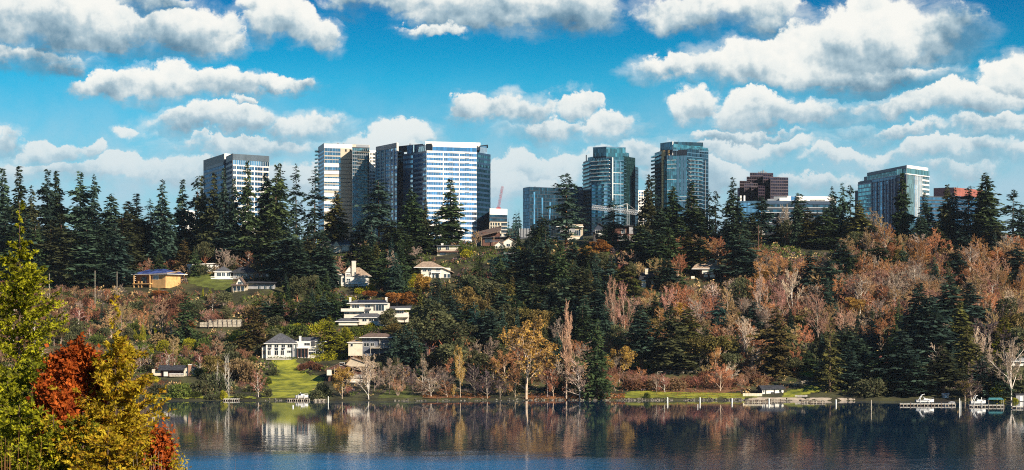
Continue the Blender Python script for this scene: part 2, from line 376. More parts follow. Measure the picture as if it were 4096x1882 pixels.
lawn('leafy_bank', [(2090,1597),(2150,1584),(2310,1578),(2480,1586),(2500,1597)], 'leaf_litter', lift=.1)
lawn('leafy_bank', [(2560,1562),(2640,1520),(2900,1520),(3000,1560),(2900,1574),(2640,1568)], 'leaf_litter', lift=.12)
lawn('beach', [(2990,1602),(3060,1592),(3200,1594),(3420,1597),(3420,1603),(3200,1603)], 'beach_sand', lift=.13)

# ------------------------------------------------------------------ towers
GZ = 58.0     # ground level of the downtown plateau
class Tower:
    def __init__(s, name, label, px, D, cat='office tower', base=GZ):
        s.D = D; s.k = D/FPX; s.o = Vector(((px-HX)/FPX*D, D, base)); s.root = thing(name, label, cat, s.o); s.pool = {}
    def z(s, py): return zpx(py, s.D)-s.o.z
    def P(s, px, d): return Vector(((px-HX)/FPX*(s.D+d)-s.o.x, s.D+d-s.o.y, 0))
    def frame(s, a, b):
        a, b = s.P(*a), s.P(*b); v = b-a; return a, v.length, math.atan2(v.y, v.x)
    def put(s, name, key, make, m, loc, rz, **kw):
        """one object; alike pieces share mesh data"""
        me = s.pool.get((name, key))
        if me is None: me = s.pool[(name, key)] = make().mesh(name)
        return obj(name, me, M[m] if isinstance(m, str) else m, s.root, loc=loc, rz=rz, **kw)
    def mass(s, pts, y0, y1, m, name='tower_block'):
        """solid block on a plan given as (px, depth offset) corners"""
        mb = MB(); mb.prism([tuple(s.P(*p)[:2]) for p in pts], s.z(y1), s.z(y0)); return mb.build(name, M[m], s.root)
    def panel(s, a, b, y0, y1, m, name, out=.25, th=.3, x0=0., x1=1., **kw):
        """flat piece on a facade from y0 (top) to y1, x0..x1 as fractions of its length"""
        p, L, rz = s.frame(a, b); h = s.k*(y1-y0)
        loc = p+Vector((math.cos(rz)*L*x0, math.sin(rz)*L*x0, s.z(y1)))
        W = L*(x1-x0)
        return s.put(name, (round(W,2), round(h,2), out, th, m), lambda: MB().box(0, W, -out, th-out, 0, h), m, loc, rz, **kw)
    def bands(s, a, b, y0, y1, pitch, frac, wall, glas, out=.35, sp='spandrel', wb='window_band', x0=0., x1=1., first_glass=True):
        n = int(round((y1-y0)/pitch)); g = pitch*(1-frac)
        for i in range(n):
            t = y0+i*pitch
            ga, sa = (t, t+g) if first_glass else (t+pitch-g, t+pitch)
            s.panel(a, b, ga, ga+g, glas, wb, .1, .3, x0, x1)
            sa = ga+g if first_glass else t
            s.panel(a, b, sa, sa+pitch*frac, wall, sp, out, out+.2, x0, x1)
    def mullions(s, a, b, y0, y1, step, m='tower_dark', out=.22, w=.12, x0=0., x1=1.):
        p, L, rz = s.frame(a, b); mb = MB(); z0, z1 = s.z(y1), s.z(y0)
        n = max(1, int(L*(x1-x0)/step))
        for i in range(n+1):
            x = L*x0+L*(x1-x0)*i/n; mb.box(x-w/2, x+w/2, -out, .1, z0, z1)
        return mb.build('mullion', M[m], s.root, kind='stuff', loc=p, rz=rz)
    def fins(s, a, b, y0, y1, xs, m='steel', out=.7, w=.3, name='fin'):
        p, L, rz = s.frame(a, b); h = s.k*(y1-y0)
        for x in xs:
            s.put(name, (round(h,1), w, m), lambda: MB().box(-w/2, w/2, -out, .1, 0, h), m, p+Vector((math.cos(rz)*L*x, math.sin(rz)*L*x, s.z(y1))), rz)
    def slabs(s, a, b, ys, m='trim', out=1.5, x0=0., x1=1., rail='glass_teal', th=.32):
        p, L, rz = s.frame(a, b); W = L*(x1-x0)
        for y in ys:
            loc = p+Vector((math.cos(rz)*L*x0, math.sin(rz)*L*x0, s.z(y)))
            def mk():
                mb = MB(); mb.box(0, W, -out, .05, -th/2, th/2); mb.cur = 1; mb.box(.05, W-.05, -out+.03, -out+.1, th/2, 1.15); return mb
            me = s.pool.setdefault(('balcony', round(W,2), out, m), None) or mk().mesh('balcony'); s.pool[('balcony', round(W,2), out, m)] = me
            obj('balcony', me, [M[m], M[rail]], s.root, loc=loc, rz=rz)
    def grid(s, a, b, rows, cols, m='house_glass', fr='trim', out=.12, name='window', bar=True):
        """punched windows: rows [(ytop, ybot)], cols [(x0, x1)] as fractions"""
        p, L, rz = s.frame(a, b)
        for y0, y1 in rows:
            for c0, c1 in cols:
                w, h = L*(c1-c0), s.k*(y1-y0)
                loc = p+Vector((math.cos(rz)*L*c0, math.sin(rz)*L*c0, s.z(y1)))
                def mk():
                    mb = MB(); mb.box(0, w, -out, .05, 0, h); mb.cur = 1
                    mb.box(-.1, w+.1, -out-.12, -out+.02, -.12, 0); mb.box(-.1, w+.1, -out-.12, -out+.02, h, h+.1)
                    if bar:
                        for i in range(1, max(2, int(w/2.2))): mb.box(w*i/max(2, int(w/2.2))-.05, w*i/max(2, int(w/2.2))+.05, -out-.06, -out+.02, 0, h)
                    return mb
                key = ('window', round(w,2), round(h,2), m, fr); me = s.pool.get(key)
                if me is None: me = s.pool[key] = mk().mesh('window')
                obj(name, me, [M[m], M[fr]], s.root, loc=loc, rz=rz)
    def roof_bits(s, px, d, y, n=3, sp=8):
        for i in range(n):
            q = s.P(px+i*sp, d); h = .8+rnd.random()*1.6
            MB().box(-.7, .7, -.6, .6, 0, h).build('roof_unit', M['tower_grey'], s.root, loc=q+Vector((0, 0, s.z(y))))
    def antenna(s, px, d, y, h):
        q = s.P(px, d); MB().bar((0,0,0), (0,0,h), .14, 5, .05).build('antenna', M['tower_dark'], s.root, loc=q+Vector((0,0,s.z(y))))
YB = 985

# white and dark office block, far left
T = Tower('office_tower', 'white fronted office tower with dark left wing, leftmost of the skyline', 930, 1640)
a, b, c = (815,70), (897,0), (1024,25)
T.mass([a, b, c, (1010,95)], 617, YB, 'tower_navy')
T.panel(a, b, 616, 660, 'tower_dark', 'parapet', .3, .5)
T.panel(a, b, 648, 660, 'tower_navy', 'louvre', .45, .3, .15, .97)
T.bands(a, b, 660, 900, 20, .42, 'tower_navy', 'glass_blue', .3); T.mullions(a, b, 660, 900, 1.6)
T.panel(b, c, 615, 637, 'tower_white', 'penthouse_wall', .3, .5)
d, e, f = (905,-10), (931,-42), (1076,-18)
T.mass([d, e, f, (1070,40), (925,40)], 632, YB, 'tower_white')
T.panel(d, e, 631, 657, 'tower_dark', 'parapet', .3, .5); T.bands(d, e, 657, 900, 20, .45, 'tower_navy', 'glass_blue', .3); T.mullions(d, e, 657, 900, 1.6)
for i in range(6): T.panel(e, f, 632+i*4, 635+i*4, 'silver_louvre', 'louvre', .5, .4)
T.panel(e, f, 656, 674, 'glass_pale', 'window_band', .15, .3); T.mullions(e, f, 656, 674, 1.7, 'tower_white', .3, .15)
for i in range(13):
    T.panel(e, f, 674+i*20, 677+i*20, 'tower_white', 'ledge', .35, .4)
T.grid(e, f, [(679+20*i, 692+20*i) for i in range(12)], [(.01,.085), (.105,.36), (.385,.58), (.605,.82), (.84,.99)], 'glass_navy', 'tower_white')
MB().box(-6,6,-5,5,0,1.5).build('roof_unit', M['tower_navy'], T.root, loc=T.P(962,30)+Vector((0,0,T.z(624))))
T.panel((962,10), (1015,18), 628, 633, 'tower_white', 'penthouse_wall', .3, .5)
T.roof_bits(1040, 0, 632, 2, 9)

# cream tower
T = Tower('office_tower', 'cream stone office tower with wide grouped windows, second from the left', 1390, 1668)
a, b, c = (1274,38), (1296,0), (1478,14)
T.mass([a, b, c, (1476,60), (1290,70)], 575, YB, 'tower_cream')
T.panel(a, b, 574, 600, 'tower_navy', 'parapet', .3, .5); T.bands(a, b, 600, YB-30, 16, .45, 'tower_navy', 'glass_navy', .3)
T.slabs((1264,44), (1276,34), [592+16*i for i in range(18)], 'tower_grey', 1.2)
T.panel((1264,44), (1276,34), 591, 594, 'tower_dark', 'canopy', .6, 4.)
rows = [(593,606),(609,621),(626,637),(640,652),(669,680),(683,694),(708,719),(722,733),(738,748),(751,762),(771,782),(785,796),(815,826),(829,840),(860,871)]
T.grid(b, c, rows, [(.012,.36)], 'glass_navy', 'steel')
for i in range(20):
    T.panel(b, c, 622+15.4*i, 622+15.4*i+13.2, 'tower_cream', 'stone_panel', .18, .2, .362, .62); T.panel(b, c, 635.3+15.4*i, 637.3+15.4*i, 'tower_dark', 'joint_ledge', .1, .1, .0, .62)
for i in range(9): T.panel(b, c, 654+30*i, 667+30*i, 'tower_white', 'stone_panel', .2, .2, .0, .36)
T.panel(b, c, 576, 592, 'tower_white', 'parapet', .16, .3, 0, .62)
T.grid(b, c, [(581,586)], [(.40,.47), (.55,.60)], 'house_glass', 'tower_cream', bar=False); T.grid(b, c, [(595,605)], [(.46,.495), (.56,.60)], 'house_glass', 'tower_cream', bar=False)
p, q = (1409,-8), (1477,-2)
T.mass([p, q, (1477,12), (1409,6)], 594, YB, 'tower_grey')
T.bands(p, q, 596, YB-20, 13.9, .22, 'tower_grey', 'glass_teal', .3); T.mullions(p, q, 596, YB-20, 1.5, 'steel', .2, .1)
T.slabs(p, q, [611,640,655]+[668+13.9*i for i in range(1, 21)], 'tower_cream', 1.3, .28, 1.)
T.panel(p, q, 592, 596, 'tower_dark', 'parapet', .6, .9)
r, w = (1477,30), (1504,34)
T.mass([r, w, (1503,60), (1477,60)], 590, YB, 'tower_white')
T.grid(r, w, [(601+14.5*i, 610+14.5*i) for i in range(24)], [(.14,.34), (.48,.86)], 'house_glass', 'tower_white')
T.roof_bits(1352, 20, 575, 3, 11); T.antenna(1349, 20, 575, 2.6); T.antenna(1384, 20, 575, 2.2); T.roof_bits(1420, 20, 577, 2, 12)
T.panel((1425,2), (1475,6), 579, 593, 'tower_grey', 'penthouse_wall', .1, .3)

# large banded tower
T = Tower('office_tower', 'large office tower with white bands, blue glass and slanted roof box', 1740, 1612)
a, b = (1505,44), (1588,4)
T.mass([a, b, (1592,30), (1590,70), (1512,75)], 572, YB, 'tower_navy')
T.panel(a, b, 570, 588, 'tower_grey', 'parapet', .4, .6); T.panel((1587,3), (1593,10), 569, 602, 'tower_white', 'parapet', .4, .5)
T.bands(a, b, 590, YB-20, 14.6, .3, 'spandrel_grey', 'glass_blue', .25)
T.fins(a, b, 590, YB-20, [.0,.22,.44,.70,.86], 'spandrel_grey', .45, 2.4, 'pier'); T.mullions(a, b, 590, YB-20, 1.5)
T.grid(a, b, [(593+14.6*i, 600+14.6*i) for i in range(25)], [(.12,.20), (.33,.42)], 'glass_deep', 'spandrel_grey', .3); T.grid(a, b, [(593+29.2*i, 602+29.2*i) for i in range(12)], [(.73,.84)], 'glass_blue', 'spandrel_grey', .3)
a2, b2 = (1592,24), (1616,18)
T.mass([a2, b2, (1616,50), (1592,60)], 576, YB, 'tower_dark')
T.bands(a2, b2, 602, YB-20, 14.6, .3, 'tower_dark', 'glass_deep', .2); T.slabs(a2, b2, [602+14.6*i for i in range(25)], 'tower_navy', 1.6, .1, .9)
a3, b3, c3, d3, e3 = (1613,10), (1652,2), (1706,-26), (1906,-10), (1961,14)
T.mass([a3, b3, c3, d3, e3, (1950,60), (1620,55)], 622, YB, 'tower_navy')
N = 19
for (u, v, wall, gl, out) in ((a3,b3,'tower_navy','glass_pale',.3), (b3,c3,'spandrel_grey','glass_blue',.3), (c3,d3,'tower_white','glass_blue',.55), (d3,e3,'tower_navy','glass_teal',.3)):
    T.bands(u, v, 613.5, 613.5+19.3*N, 19.3, .42 if wall != 'tower_white' else .40, wall, gl, out, first_glass=False)
    T.mullions(u, v, 620, 613+19.3*N, 1.45, 'tower_navy' if wall != 'tower_white' else 'steel', .2, .1)
T.fins(c3, d3, 622, 975, [.33,.65], 'tower_white', .35, .5, 'pier')
for i in range(9): T.panel(c3, d3, 618+19.3*i, 620.2+19.3*i, 'tower_grey', 'vent_grille', .62, .2, .44, .53); T.panel(c3, d3, 619+19.3*i, 621.2+19.3*i, 'tower_grey', 'vent_grille', .62, .2, .76, .85)
# upper storeys and roof
T.mass([(1628,16), (1656,10), (1699,-4), (1700,40), (1630,45)], 580, 622, 'spandrel_grey', 'penthouse')
T.panel((1630,14), (1658,7), 578, 616, 'glass_pale', 'window_band', .3, .4); T.panel((1663,6), (1699,-6), 588, 616, 'glass_navy', 'window_band', .3, .4)
T.mass([(1600,24), (1640,14), (1692,2), (1694,40), (1604,50)], 575, 590, 'tower_dark', 'penthouse')
T.mass([(1702,-8), (1920,4), (1916,50), (1706,45)], 572, 600, 'tower_white', 'penthouse')
T.panel((1701,-10), (1921,2), 571, 585, 'tower_white', 'parapet', .3, .5)
T.mass([(1728,-20), (1905,-8), (1905,30), (1726,25)], 590, 622, 'tower_navy', 'penthouse')
T.panel((1730,-22), (1906,-10), 587, 597, 'tower_white', 'parapet', .3, .5); T.panel((1730,-22), (1906,-10), 597, 614, 'glass_blue', 'window_band', .25, .4); T.mullions((1730,-22), (1906,-10), 597, 614, 1.45, 'steel')
T.mass([(1704,-22), (1728,-24), (1728,-4), (1706,-4)], 585, 614, 'tower_dark', 'penthouse')
T.mass([(1744,10), (1828,14), (1828,30), (1744,30)], 569.5, 572, 'tower_dark', 'roof_unit')
mb = MB(); q = [T.P(1921,0), T.P(1947,10), T.P(1947,30), T.P(1921,26)]
zz = [T.z(586), T.z(580), T.z(580), T.z(586)]; zb = T.z(622)
mb.add([(*v[:2], zb) for v in q]+[(*v[:2], z) for v, z in zip(q, zz)], [(0,1,5,4),(1,2,6,5),(2,3,7,6),(3,0,4,7)]); mb.build('roof_lantern', M['glass_pale'], T.root)
mb = MB(); q2 = [T.P(1918,-3), T.P(1952,9), T.P(1952,33), T.P(1918,28)]; zz = [T.z(588), T.z(579), T.z(579), T.z(588)]
mb.add([(*v[:2], z) for v, z in zip(q2, zz)]+[(*v[:2], z+.7) for v, z in zip(q2, zz)], [(0,3,2,1),(4,5,6,7),(0,1,5,4),(1,2,6,5),(2,3,7,6),(3,0,4,7)]); mb.build('slanted_roof', M['tower_dark'], T.root)
T.mullions((1921,0), (1947,10), 589, 618, 1.3, 'steel'); T.antenna(1571, 30, 571, 2.6); T.roof_bits(1640, 20, 575, 2, 7)

# low white block beside it
T = Tower('office_block', 'low white topped block with open concrete frame beside the banded tower', 1995, 1590, 'office block')
a, b = (1958,-4), (2028,4)
T.mass([a, b, (2028,40), (1958,40)], 838, YB, 'tower_dark')
T.panel(a, b, 836, 860, 'tower_white', 'parapet', .5, .6)
T.bands(a, b, 861, 889, 14, .35, 'tower_dark', 'glass_deep', .2); T.panel(a, b, 889, 892, 'tower_cream', 'ledge', .8, .9)
T.fins(a, b, 892, 935, [.0,.14,.27,.42,.58,.62], 'tower_cream', .7, .7, 'column')
for y in (905, 919, 933): T.panel(a, b, y, y+2, 'tower_cream', 'floor_slab', .9, .9)
T.bands(a, b, 893, 949, 14, .3, 'tower_grey', 'house_glass', .2)

# dark mirrored block
T = Tower('office_block', 'dark mirrored glass block behind the flat topped fir', 2200, 1640, 'office block')
a, b, c = (2093,14), (2120,0), (2312,24)
T.mass([a, b, c, (2300,60), (2100,60)], 748, YB, 'tower_navy')
T.bands(a, b, 750, YB-30, 14, .12, 'tower_navy', 'glass_navy', .2); T.mullions(a, b, 750, YB-30, 1.5)
T.bands(b, c, 750, YB-30, 14, .12, 'tower_dark', 'glass_deep', .2); T.mullions(b, c, 750, YB-30, 1.6)
T.fins(b, c, 768, YB-30, [.085], 'glass_pale', .35, 1.4, 'light_strip'); T.fins(b, c, 790, YB-30, [.25], 'glass_pale', .35, 1.4, 'light_strip'); T.fins(b, c, 806, YB-30, [.41], 'glass_pale', .35, 1.4, 'light_strip')
T.panel((2185,20), (2255,26), 745, 749, 'tower_white', 'roof_wall', .3, .5); T.roof_bits(2140, 20, 748, 2, 5)
T = Tower('office_block', 'plain pale grey slab between the mirrored block and the finned glass tower', 2318, 1700, 'office block')
T.mass([(2298,0), (2336,4), (2336,30), (2298,30)], 747, YB, 'tower_grey'); T.panel((2298,0), (2336,4), 754, 762, 'tower_white', 'sign_panel', .3, .3, .45, .75)
for i in range(6): T.panel((2298,0), (2336,4), 770+26*i, 772+26*i, 'steel', 'ledge', .25, .4)
T = Tower('office_block', 'low dark annex with a picket parapet below the mirrored block', 2100, 1560, 'office block')
T.mass([(2078,0), (2126,4), (2126,30), (2078,30)], 918, YB, 'tower_dark'); T.fins((2078,0), (2126,4), 914, 950, [i/8 for i in range(9)], 'steel', .4, .25)

# finned glass apartment tower
T = Tower('apartment_tower', 'glass apartment tower with one tall white fin and white balcony edges', 2445, 1640, 'apartment tower')
a, b, c, d, e, f = (2333,34), (2366,4), (2447,-8), (2495,-2), (2540,18), (2553,32)
T.mass([a, b, c, d, e, (2540,60), (2345,60)], 636, YB, 'tower_dark')
T.mass([(2494,2), (2541,20), (2541,58), (2494,50)], 625, 640, 'glass_teal', 'penthouse'); T.mass([(2535,16), f, (2552,60), (2535,60)], 660, YB, 'tower_dark')
T.bands(a, b, 641, YB-20, 15.1, .2, 'tower_dark', 'glass_deep', .2); T.slabs(a, b, [652+15.1*i for i in range(21)], 'spandrel_grey', 1.3, .05, .9)
T.bands(b, c, 633, YB-20, 15.1, .18, 'spandrel_grey', 'glass_deep', .2); T.mullions(b, c, 633, YB-20, 1.6, 'spandrel_grey')
T.slabs(b, c, [646,662,678,693,708,723], 'trim', 1.6, .02, .92); T.slabs(b, c, [738+44*i for i in range(5)], 'trim', .5, .3, .95); T.slabs(b, c, [753+15.1*i for i in range(13)], 'spandrel_grey', .9, .05, .95)
for x in (.12,.42,.72): T.fins(b, c, 740, YB-20, [x], 'glass_pale', .5, 3.4, 'bay_window')
T.fins(c, d, 634, 805, [.02], 'trim', 1.2, .75)
T.bands(c, d, 630, YB-20, 15.1, .18, 'spandrel_grey', 'glass_teal', .2); T.mullions(c, d, 630, YB-20, 1.6, 'spandrel_grey'); T.slabs(c, d, [694,738,782,826], 'trim', .5, .1, .95)
for x in (.3,.7): T.fins(c, d, 650, YB-20, [x], 'spandrel_grey', .45, 1.6, 'pier')
T.bands(d, e, 626, YB-20, 15.1, .10, 'glass_teal', 'glass_green', .2); T.mullions(d, e, 626, YB-20, 1.5, 'tower_dark', .2, .08); T.slabs(d, e, [650+15.1*i for i in range(18)], 'spandrel_grey', 1.2, -.12, .12)
T.bands(e, f, 661, YB-20, 15.1, .15, 'tower_dark', 'glass_deep', .2)
T.fins(d, e, 700, YB-20, [.62], 'glass_deep', .4, 5., 'dark_bay')
T.mass([(2373,6), (2425,-2), (2502,4), (2502,40), (2376,44)], 589, 640, 'tower_dark', 'penthouse'); T.panel((2373,6), (2425,-2), 588, 626, 'glass_deep', 'window_band', .3, .4); T.panel((2425,-2), (2502,4), 592, 628, 'glass_teal', 'window_band', .3, .4)
T.panel((2373,6), (2425,-2), 588, 591, 'spandrel_grey', 'parapet', .5, .6); T.panel((2425,-2), (2502,4), 588, 592, 'spandrel_grey', 'parapet', .5, .6)
T.panel((2502,4), (2515,12), 609, 630, 'glass_teal', 'window_band', .2, 4.); T.mullions((2373,6), (2425,-2), 590, 626, 1.5, 'spandrel_grey')
T.panel((2352,14), (2373,4), 626, 640, 'glass_deep', 'terrace_screen', .2, .3); MB().box(-.4,.4,-.4,.4,0,6).build('chimney', M['tower_dark'], T.root, loc=T.P(2345,26)+Vector((0,0,T.z(640))))
for x in (.3,.45,.6,.85): T.grid((2373,4), (2515,6), [(619,628)], [(x,x+.03)], 'house_glass', 'trim', .6, 'door', False)
T.antenna(2380, 10, 588, 2.4)

# apartment tower with tan strip
T = Tower('apartment_tower', 'glass apartment tower with a tan vertical strip and stepped penthouse', 2725, 1625, 'apartment tower')
a, b, c, d, e = (2619,28), (2647,4), (2668,-2), (2748,-8), (2833,12)
T.mass([a, b, c, d, e, (2825,60), (2625,60)], 602, YB, 'tower_dark')
T.bands(a, b, 604, YB-20, 15.6, .2, 'tower_dark', 'glass_deep', .2); T.slabs((2611,34), b, [620+15.6*i for i in range(22)], 'spandrel_grey', 1.6, 0, .9, 'glass_teal')
T.panel(b, c, 602, 640, 'tan_panel', 'stone_panel', .5, .6, .05, .5); T.panel(b, (2679,-3), 602, 625, 'tan_panel', 'stone_panel', .7, .6, .05, .97)
for i in range(21): T.panel(b, c, 641+15.6*i, 655+15.6*i, 'tan_panel', 'stone_panel', .45, .6, .05, .36)
T.bands(b, c, 642, YB-20, 15.6, .15, 'tower_dark', 'glass_deep', .2, x0=.37, x1=1.)
T.mass([(2667,-3), (2690,-5), (2690,20), (2667,20)], 624, 640, 'spandrel_grey', 'penthouse')
T.bands(c, d, 626, YB-20, 15.6, .16, 'spandrel_grey', 'glass_teal', .2); T.mullions(c, d, 622, YB-20, 1.5, 'tower_dark', .22, .1)
T.slabs(c, d, [643,659,675,720,765], 'trim', .7, .02, .46); T.slabs(c, d, [790,806], 'trim', .5, .5, .98)
for x in (.55,.75,.9): T.fins(c, d, 626, YB-20, [x], 'spandrel_grey', .4, 1.9, 'pier')
T.bands(d, e, 600, YB-20, 15.6, .16, 'spandrel_grey', 'glass_deep', .2); T.mullions(d, e, 596, YB-20, 1.6, 'spandrel_grey', .2, .1)
T.slabs(d, e, [643+15.6*i for i in range(19)], 'tower_grey', 1.3, .02, .68); T.slabs(d, e, [721,752], 'trim', .6, 0, .5)
T.grid(d, e, [(647+15.6*i, 656+15.6*i) for i in range(6)], [(.12,.19)], 'house_glass', 'trim', .35, 'door', False)
T.fins(d, e, 640, YB-20, [.83], 'tower_grey', .7, .5); T.fins(d, e, 640, YB-20, [.35,.5], 'spandrel_grey', .5, 1.5, 'pier')
T.mass([(2642,14), (2690,-2), (2690,30), (2645,40)], 569, 604, 'tower_dark', 'penthouse'); T.panel((2642,14), (2690,-2), 568, 603, 'glass_deep', 'window_band', .3, .4); T.mullions((2642,14), (2690,-2), 568, 603, 1.5, 'spandrel_grey')
T.mass([(2690,-2), (2812,6), (2810,40), (2690,34)], 570, 604, 'glass_teal', 'penthouse'); T.panel((2690,-3), (2812,5), 569, 582, 'glass_deep', 'parapet', .3, .4)
mb = MB(); q = [T.P(2692,-6), T.P(2832,8)]; z0 = T.z(604)
mb.add([(*q[0][:2], z0), (*q[1][:2], z0), (*q[1][:2], T.z(590)), (*q[0][:2], T.z(578))]+[(v[0], v[1]+.4, v[2]) for v in [(*q[0][:2], z0), (*q[1][:2], z0), (*q[1][:2], T.z(590)), (*q[0][:2], T.z(578))]], [(0,1,2,3),(7,6,5,4),(3,2,6,7),(0,3,7,4),(1,5,6,2)])
mb.build('sloping_screen', M['glass_teal'], T.root); T.panel((2692,-7), (2832,7), 602, 606, 'spandrel_grey', 'ledge', .3, .5)
T.fins((2690,-3), (2812,5), 568, 623, [.0], 'trim', 1., .7); T.mullions((2692,-7), (2832,7), 594, 626, 1.6, 'spandrel_grey')
for x in (.2,.42,.55): T.grid((2692,-7), (2832,7), [(613,624)], [(x,x+.035)], 'house_glass', 'trim', .3, 'door', False)
T.antenna(2715, 10, 569, 2.6)

# white gridded slab behind
T = Tower('office_block', 'white gridded slab squeezed between the two glass apartment towers', 2566, 1760, 'office block')
a, b = (2545,0), (2582,3); T.mass([a, b, (2582,30), (2545,30)], 762, YB, 'tower_white')
T.grid(a, b, [(768+11*i, 775+11*i) for i in range(16)], [(.05,.22),(.3,.47),(.55,.72),(.8,.96)], 'glass_blue', 'tower_white', bar=False)

# dark stepped block
T = Tower('office_tower', 'dark purple stepped office block with mast on its flat top', 3050, 1650)
def step(x0, x1, y0, d0, d1, m='purple_stone', n=12):
    T.mass([(x0,d0), (x1,d0+4), (x1,d1), (x0,d1)], y0, YB-60, m)
    T.bands((x0,d0), (x1,d0+4), y0+2, y0+2+12*int((YB-80-y0)/12), 12, .28, m, 'glass_purple', .22); T.mullions((x0,d0), (x1,d0+4), y0+2, YB-80, 1.9, m, .3, .22)
step(2950, 3062, 746, 20, 60); step(2959, 3000, 713, 34, 60); step(2987, 3118, 694, 40, 62); step(3000, 3092, 675, 48, 64)
step(3006, 3052, 745, 8, 20); step(3033, 3058, 744, -2, 10); step(2977, 3030, 728, 14, 30)
step(3082, 3152, 708, 4, 60); step(3052, 3086, 690, 16, 50)
T.antenna(3049, 50, 675, 3.2); T.antenna(3033, 50, 675, 1.6); T.roof_bits(3036, 52, 675, 4, 9)

# long low block
T = Tower('office_block', 'long low navy block with white roof structures and thin pale bands', 3170, 1560, 'office block')
a, b, c = (2955,6), (3045,0), (3340,10)
T.mass([a, b, c, (3340,60), (2955,60)], 804, YB, 'tower_navy')
T.panel(a, b, 804, 960, 'spandrel_grey', 'stone_panel', .3, .5)
for i in range(7): T.panel(a, b, 812+20*i, 830+20*i, 'glass_pale', 'window_band', .45, .3)
T.mullions(a, b, 806, 950, 3., 'spandrel_grey', .5, .15)
T.panel(b, c, 803, 816, 'tower_navy', 'parapet', .4, .6)
T.bands(b, c, 818, 818+20.5*7, 20.5, .34, 'tower_dark', 'glass_deep', .3)
for i in range(7): T.panel(b, c, 829+20.5*i, 830.6+20.5*i, 'steel', 'ledge', .8, .9)
T.mullions(b, c, 818, 955, 3., 'tower_navy')
T.mass([(3240,20), (3345,26), (3345,50), (3240,50)], 780, 806, 'tower_white', 'roof_house'); T.mass([(3150,16), (3240,20), (3240,50), (3150,50)], 780, 806, 'tower_white', 'roof_house')
T.grid((3150,16), (3240,20), [(781,798)], [(.16,.40)], 'glass_blue', 'steel', .2); T.mass([(3095,14), (3150,14), (3150,40), (3095,40)], 783, 806, 'tower_grey', 'roof_house')
T.mass([(3118,8), (3150,8), (3150,14), (3118,14)], 790, 806, 'tower_white', 'roof_unit'); T.mass([(3070,10), (3095,10), (3095,30), (3070,30)], 794, 806, 'tower_grey', 'roof_unit')
T.mass([(3240,12), (3300,12), (3300,18), (3240,18)], 796, 798.5, 'tower_dark', 'roof_canopy')
for x in (3244, 3262, 3280, 3296): T.fins((x,14), (x+1,14), 798, 805, [0], 'tower_dark', .3, .3, 'post')
for x in (2962, 2977): MB().bar((0,0,0), (0,0,5.4), .8, 10).build('flue', M['trim'], T.root, loc=T.P(x,20)+Vector((0,0,T.z(805))))
T = Tower('office_block', 'white house-like block behind the fir stand above the tan flat house', 3010, 1290, 'building', 66)
T.mass([(2955,0), (3060,0), (3060,20), (2955,20)], 900, 975, 'tower_white'); T.mass([(2960,-4), (3000,-4), (3000,16), (2960,16)], 890, 970, 'tower_white', 'stair_block'); T.grid((2955,0), (3060,0), [(915,922)], [(.5,.6),(.7,.8)], 'house_glass', 'trim')

# teal tower on the right
T = Tower('office_tower', 'teal glass office tower with thin vertical white fins, right of the stepped block', 3570, 1600)
a, a2, b, c = (3432,72), (3488,44), (3626,-24), (3715,10)
T.mass([a, a2, b, c, (3705,80), (3445,100)], 706, YB, 'tower_navy')
T.bands(a, a2, 720, YB-30, 16.5, .28, 'spandrel_grey', 'glass_teal', .2); T.panel(a, a2, 716, 720, 'steel', 'parapet', .4, .6)
T.grid(a, a2, [(765+17*i, 777+17*i) for i in range(4)], [(.62,.9)], 'glass_deep', 'spandrel_grey', .3)
T.bands(a2, b, 706, YB-30, 16.5, .3, 'tower_navy', 'glass_navy', .2); T.mullions(a2, b, 706, YB-30, 1.5)
T.fins(a2, b, 716, YB-30, [.0,.08,.16,.25,.33,.42,.51,.60,.69], 'steel', .9, .32); T.panel(a2, b, 703, 706, 'steel', 'ledge', .8, .9)
T.fins(a2, b, 720, YB-30, [.10,.28,.46,.64,.8], 'glass_pale', .35, 1.3, 'light_strip')
T.mass([(3470,64), (3626,-22), (3712,10), (3700,78), (3480,90)], 676, 708, 'tower_navy', 'penthouse'); T.mass([(3456,72), (3475,62), (3475,80), (3456,86)], 684, 720, 'tower_navy', 'penthouse'); T.mass([(3438,80), (3458,70), (3458,90), (3438,90)], 700, 722, 'tower_navy', 'penthouse')
T.panel((3470,64), (3626,-22), 670, 683, 'tower_navy', 'parapet', .4, .6); T.bands((3470,64), (3626,-22), 684, 702, 9, .2, 'spandrel_grey', 'glass_teal', .2); T.mullions((3470,64), (3626,-22), 684, 703, 1.6)
T.panel((3626,-22), (3710,10), 669, 681, 'tower_white', 'parapet', .5, .6); T.panel((3626,-23), (3716,9), 682, 703, 'glass_green', 'window_band', .3, .4); T.mullions((3626,-23), (3716,9), 682, 703, 1.3, 'steel'); T.panel((3626,-24), (3716,9), 703, 706.5, 'tower_white', 'ledge', .7, .8)
T.bands(b, c, 707, 707+17.8*15, 17.8, .0001, 'spandrel_grey', 'glass_green', .2, x0=0, x1=.33); T.fins(b, c, 707, 870, [.38,.45,.52,.59,.65], 'trim', .9, .45); T.bands(b, c, 707, 707+17.8*15, 17.8, .0001, 'steel', 'glass_pale', .2, x0=.33, x1=.68)
T.bands(b, c, 707, 707+17.8*15, 17.8, .36, 'tower_white', 'glass_teal', .5, x0=.69, x1=1.); T.mullions(b, c, 707, 950, 1.5, 'steel', .2, .08)
T.grid((3590,-6), (3612,-15), [(681,703)], [(.0,.9)], 'glass_green', 'steel', .6)
T.mass([(3420,90), (3434,86), (3434,110), (3420,110)], 736, YB, 'tower_navy', 'annex'); T.antenna(3507, 60, 671, 2.2)
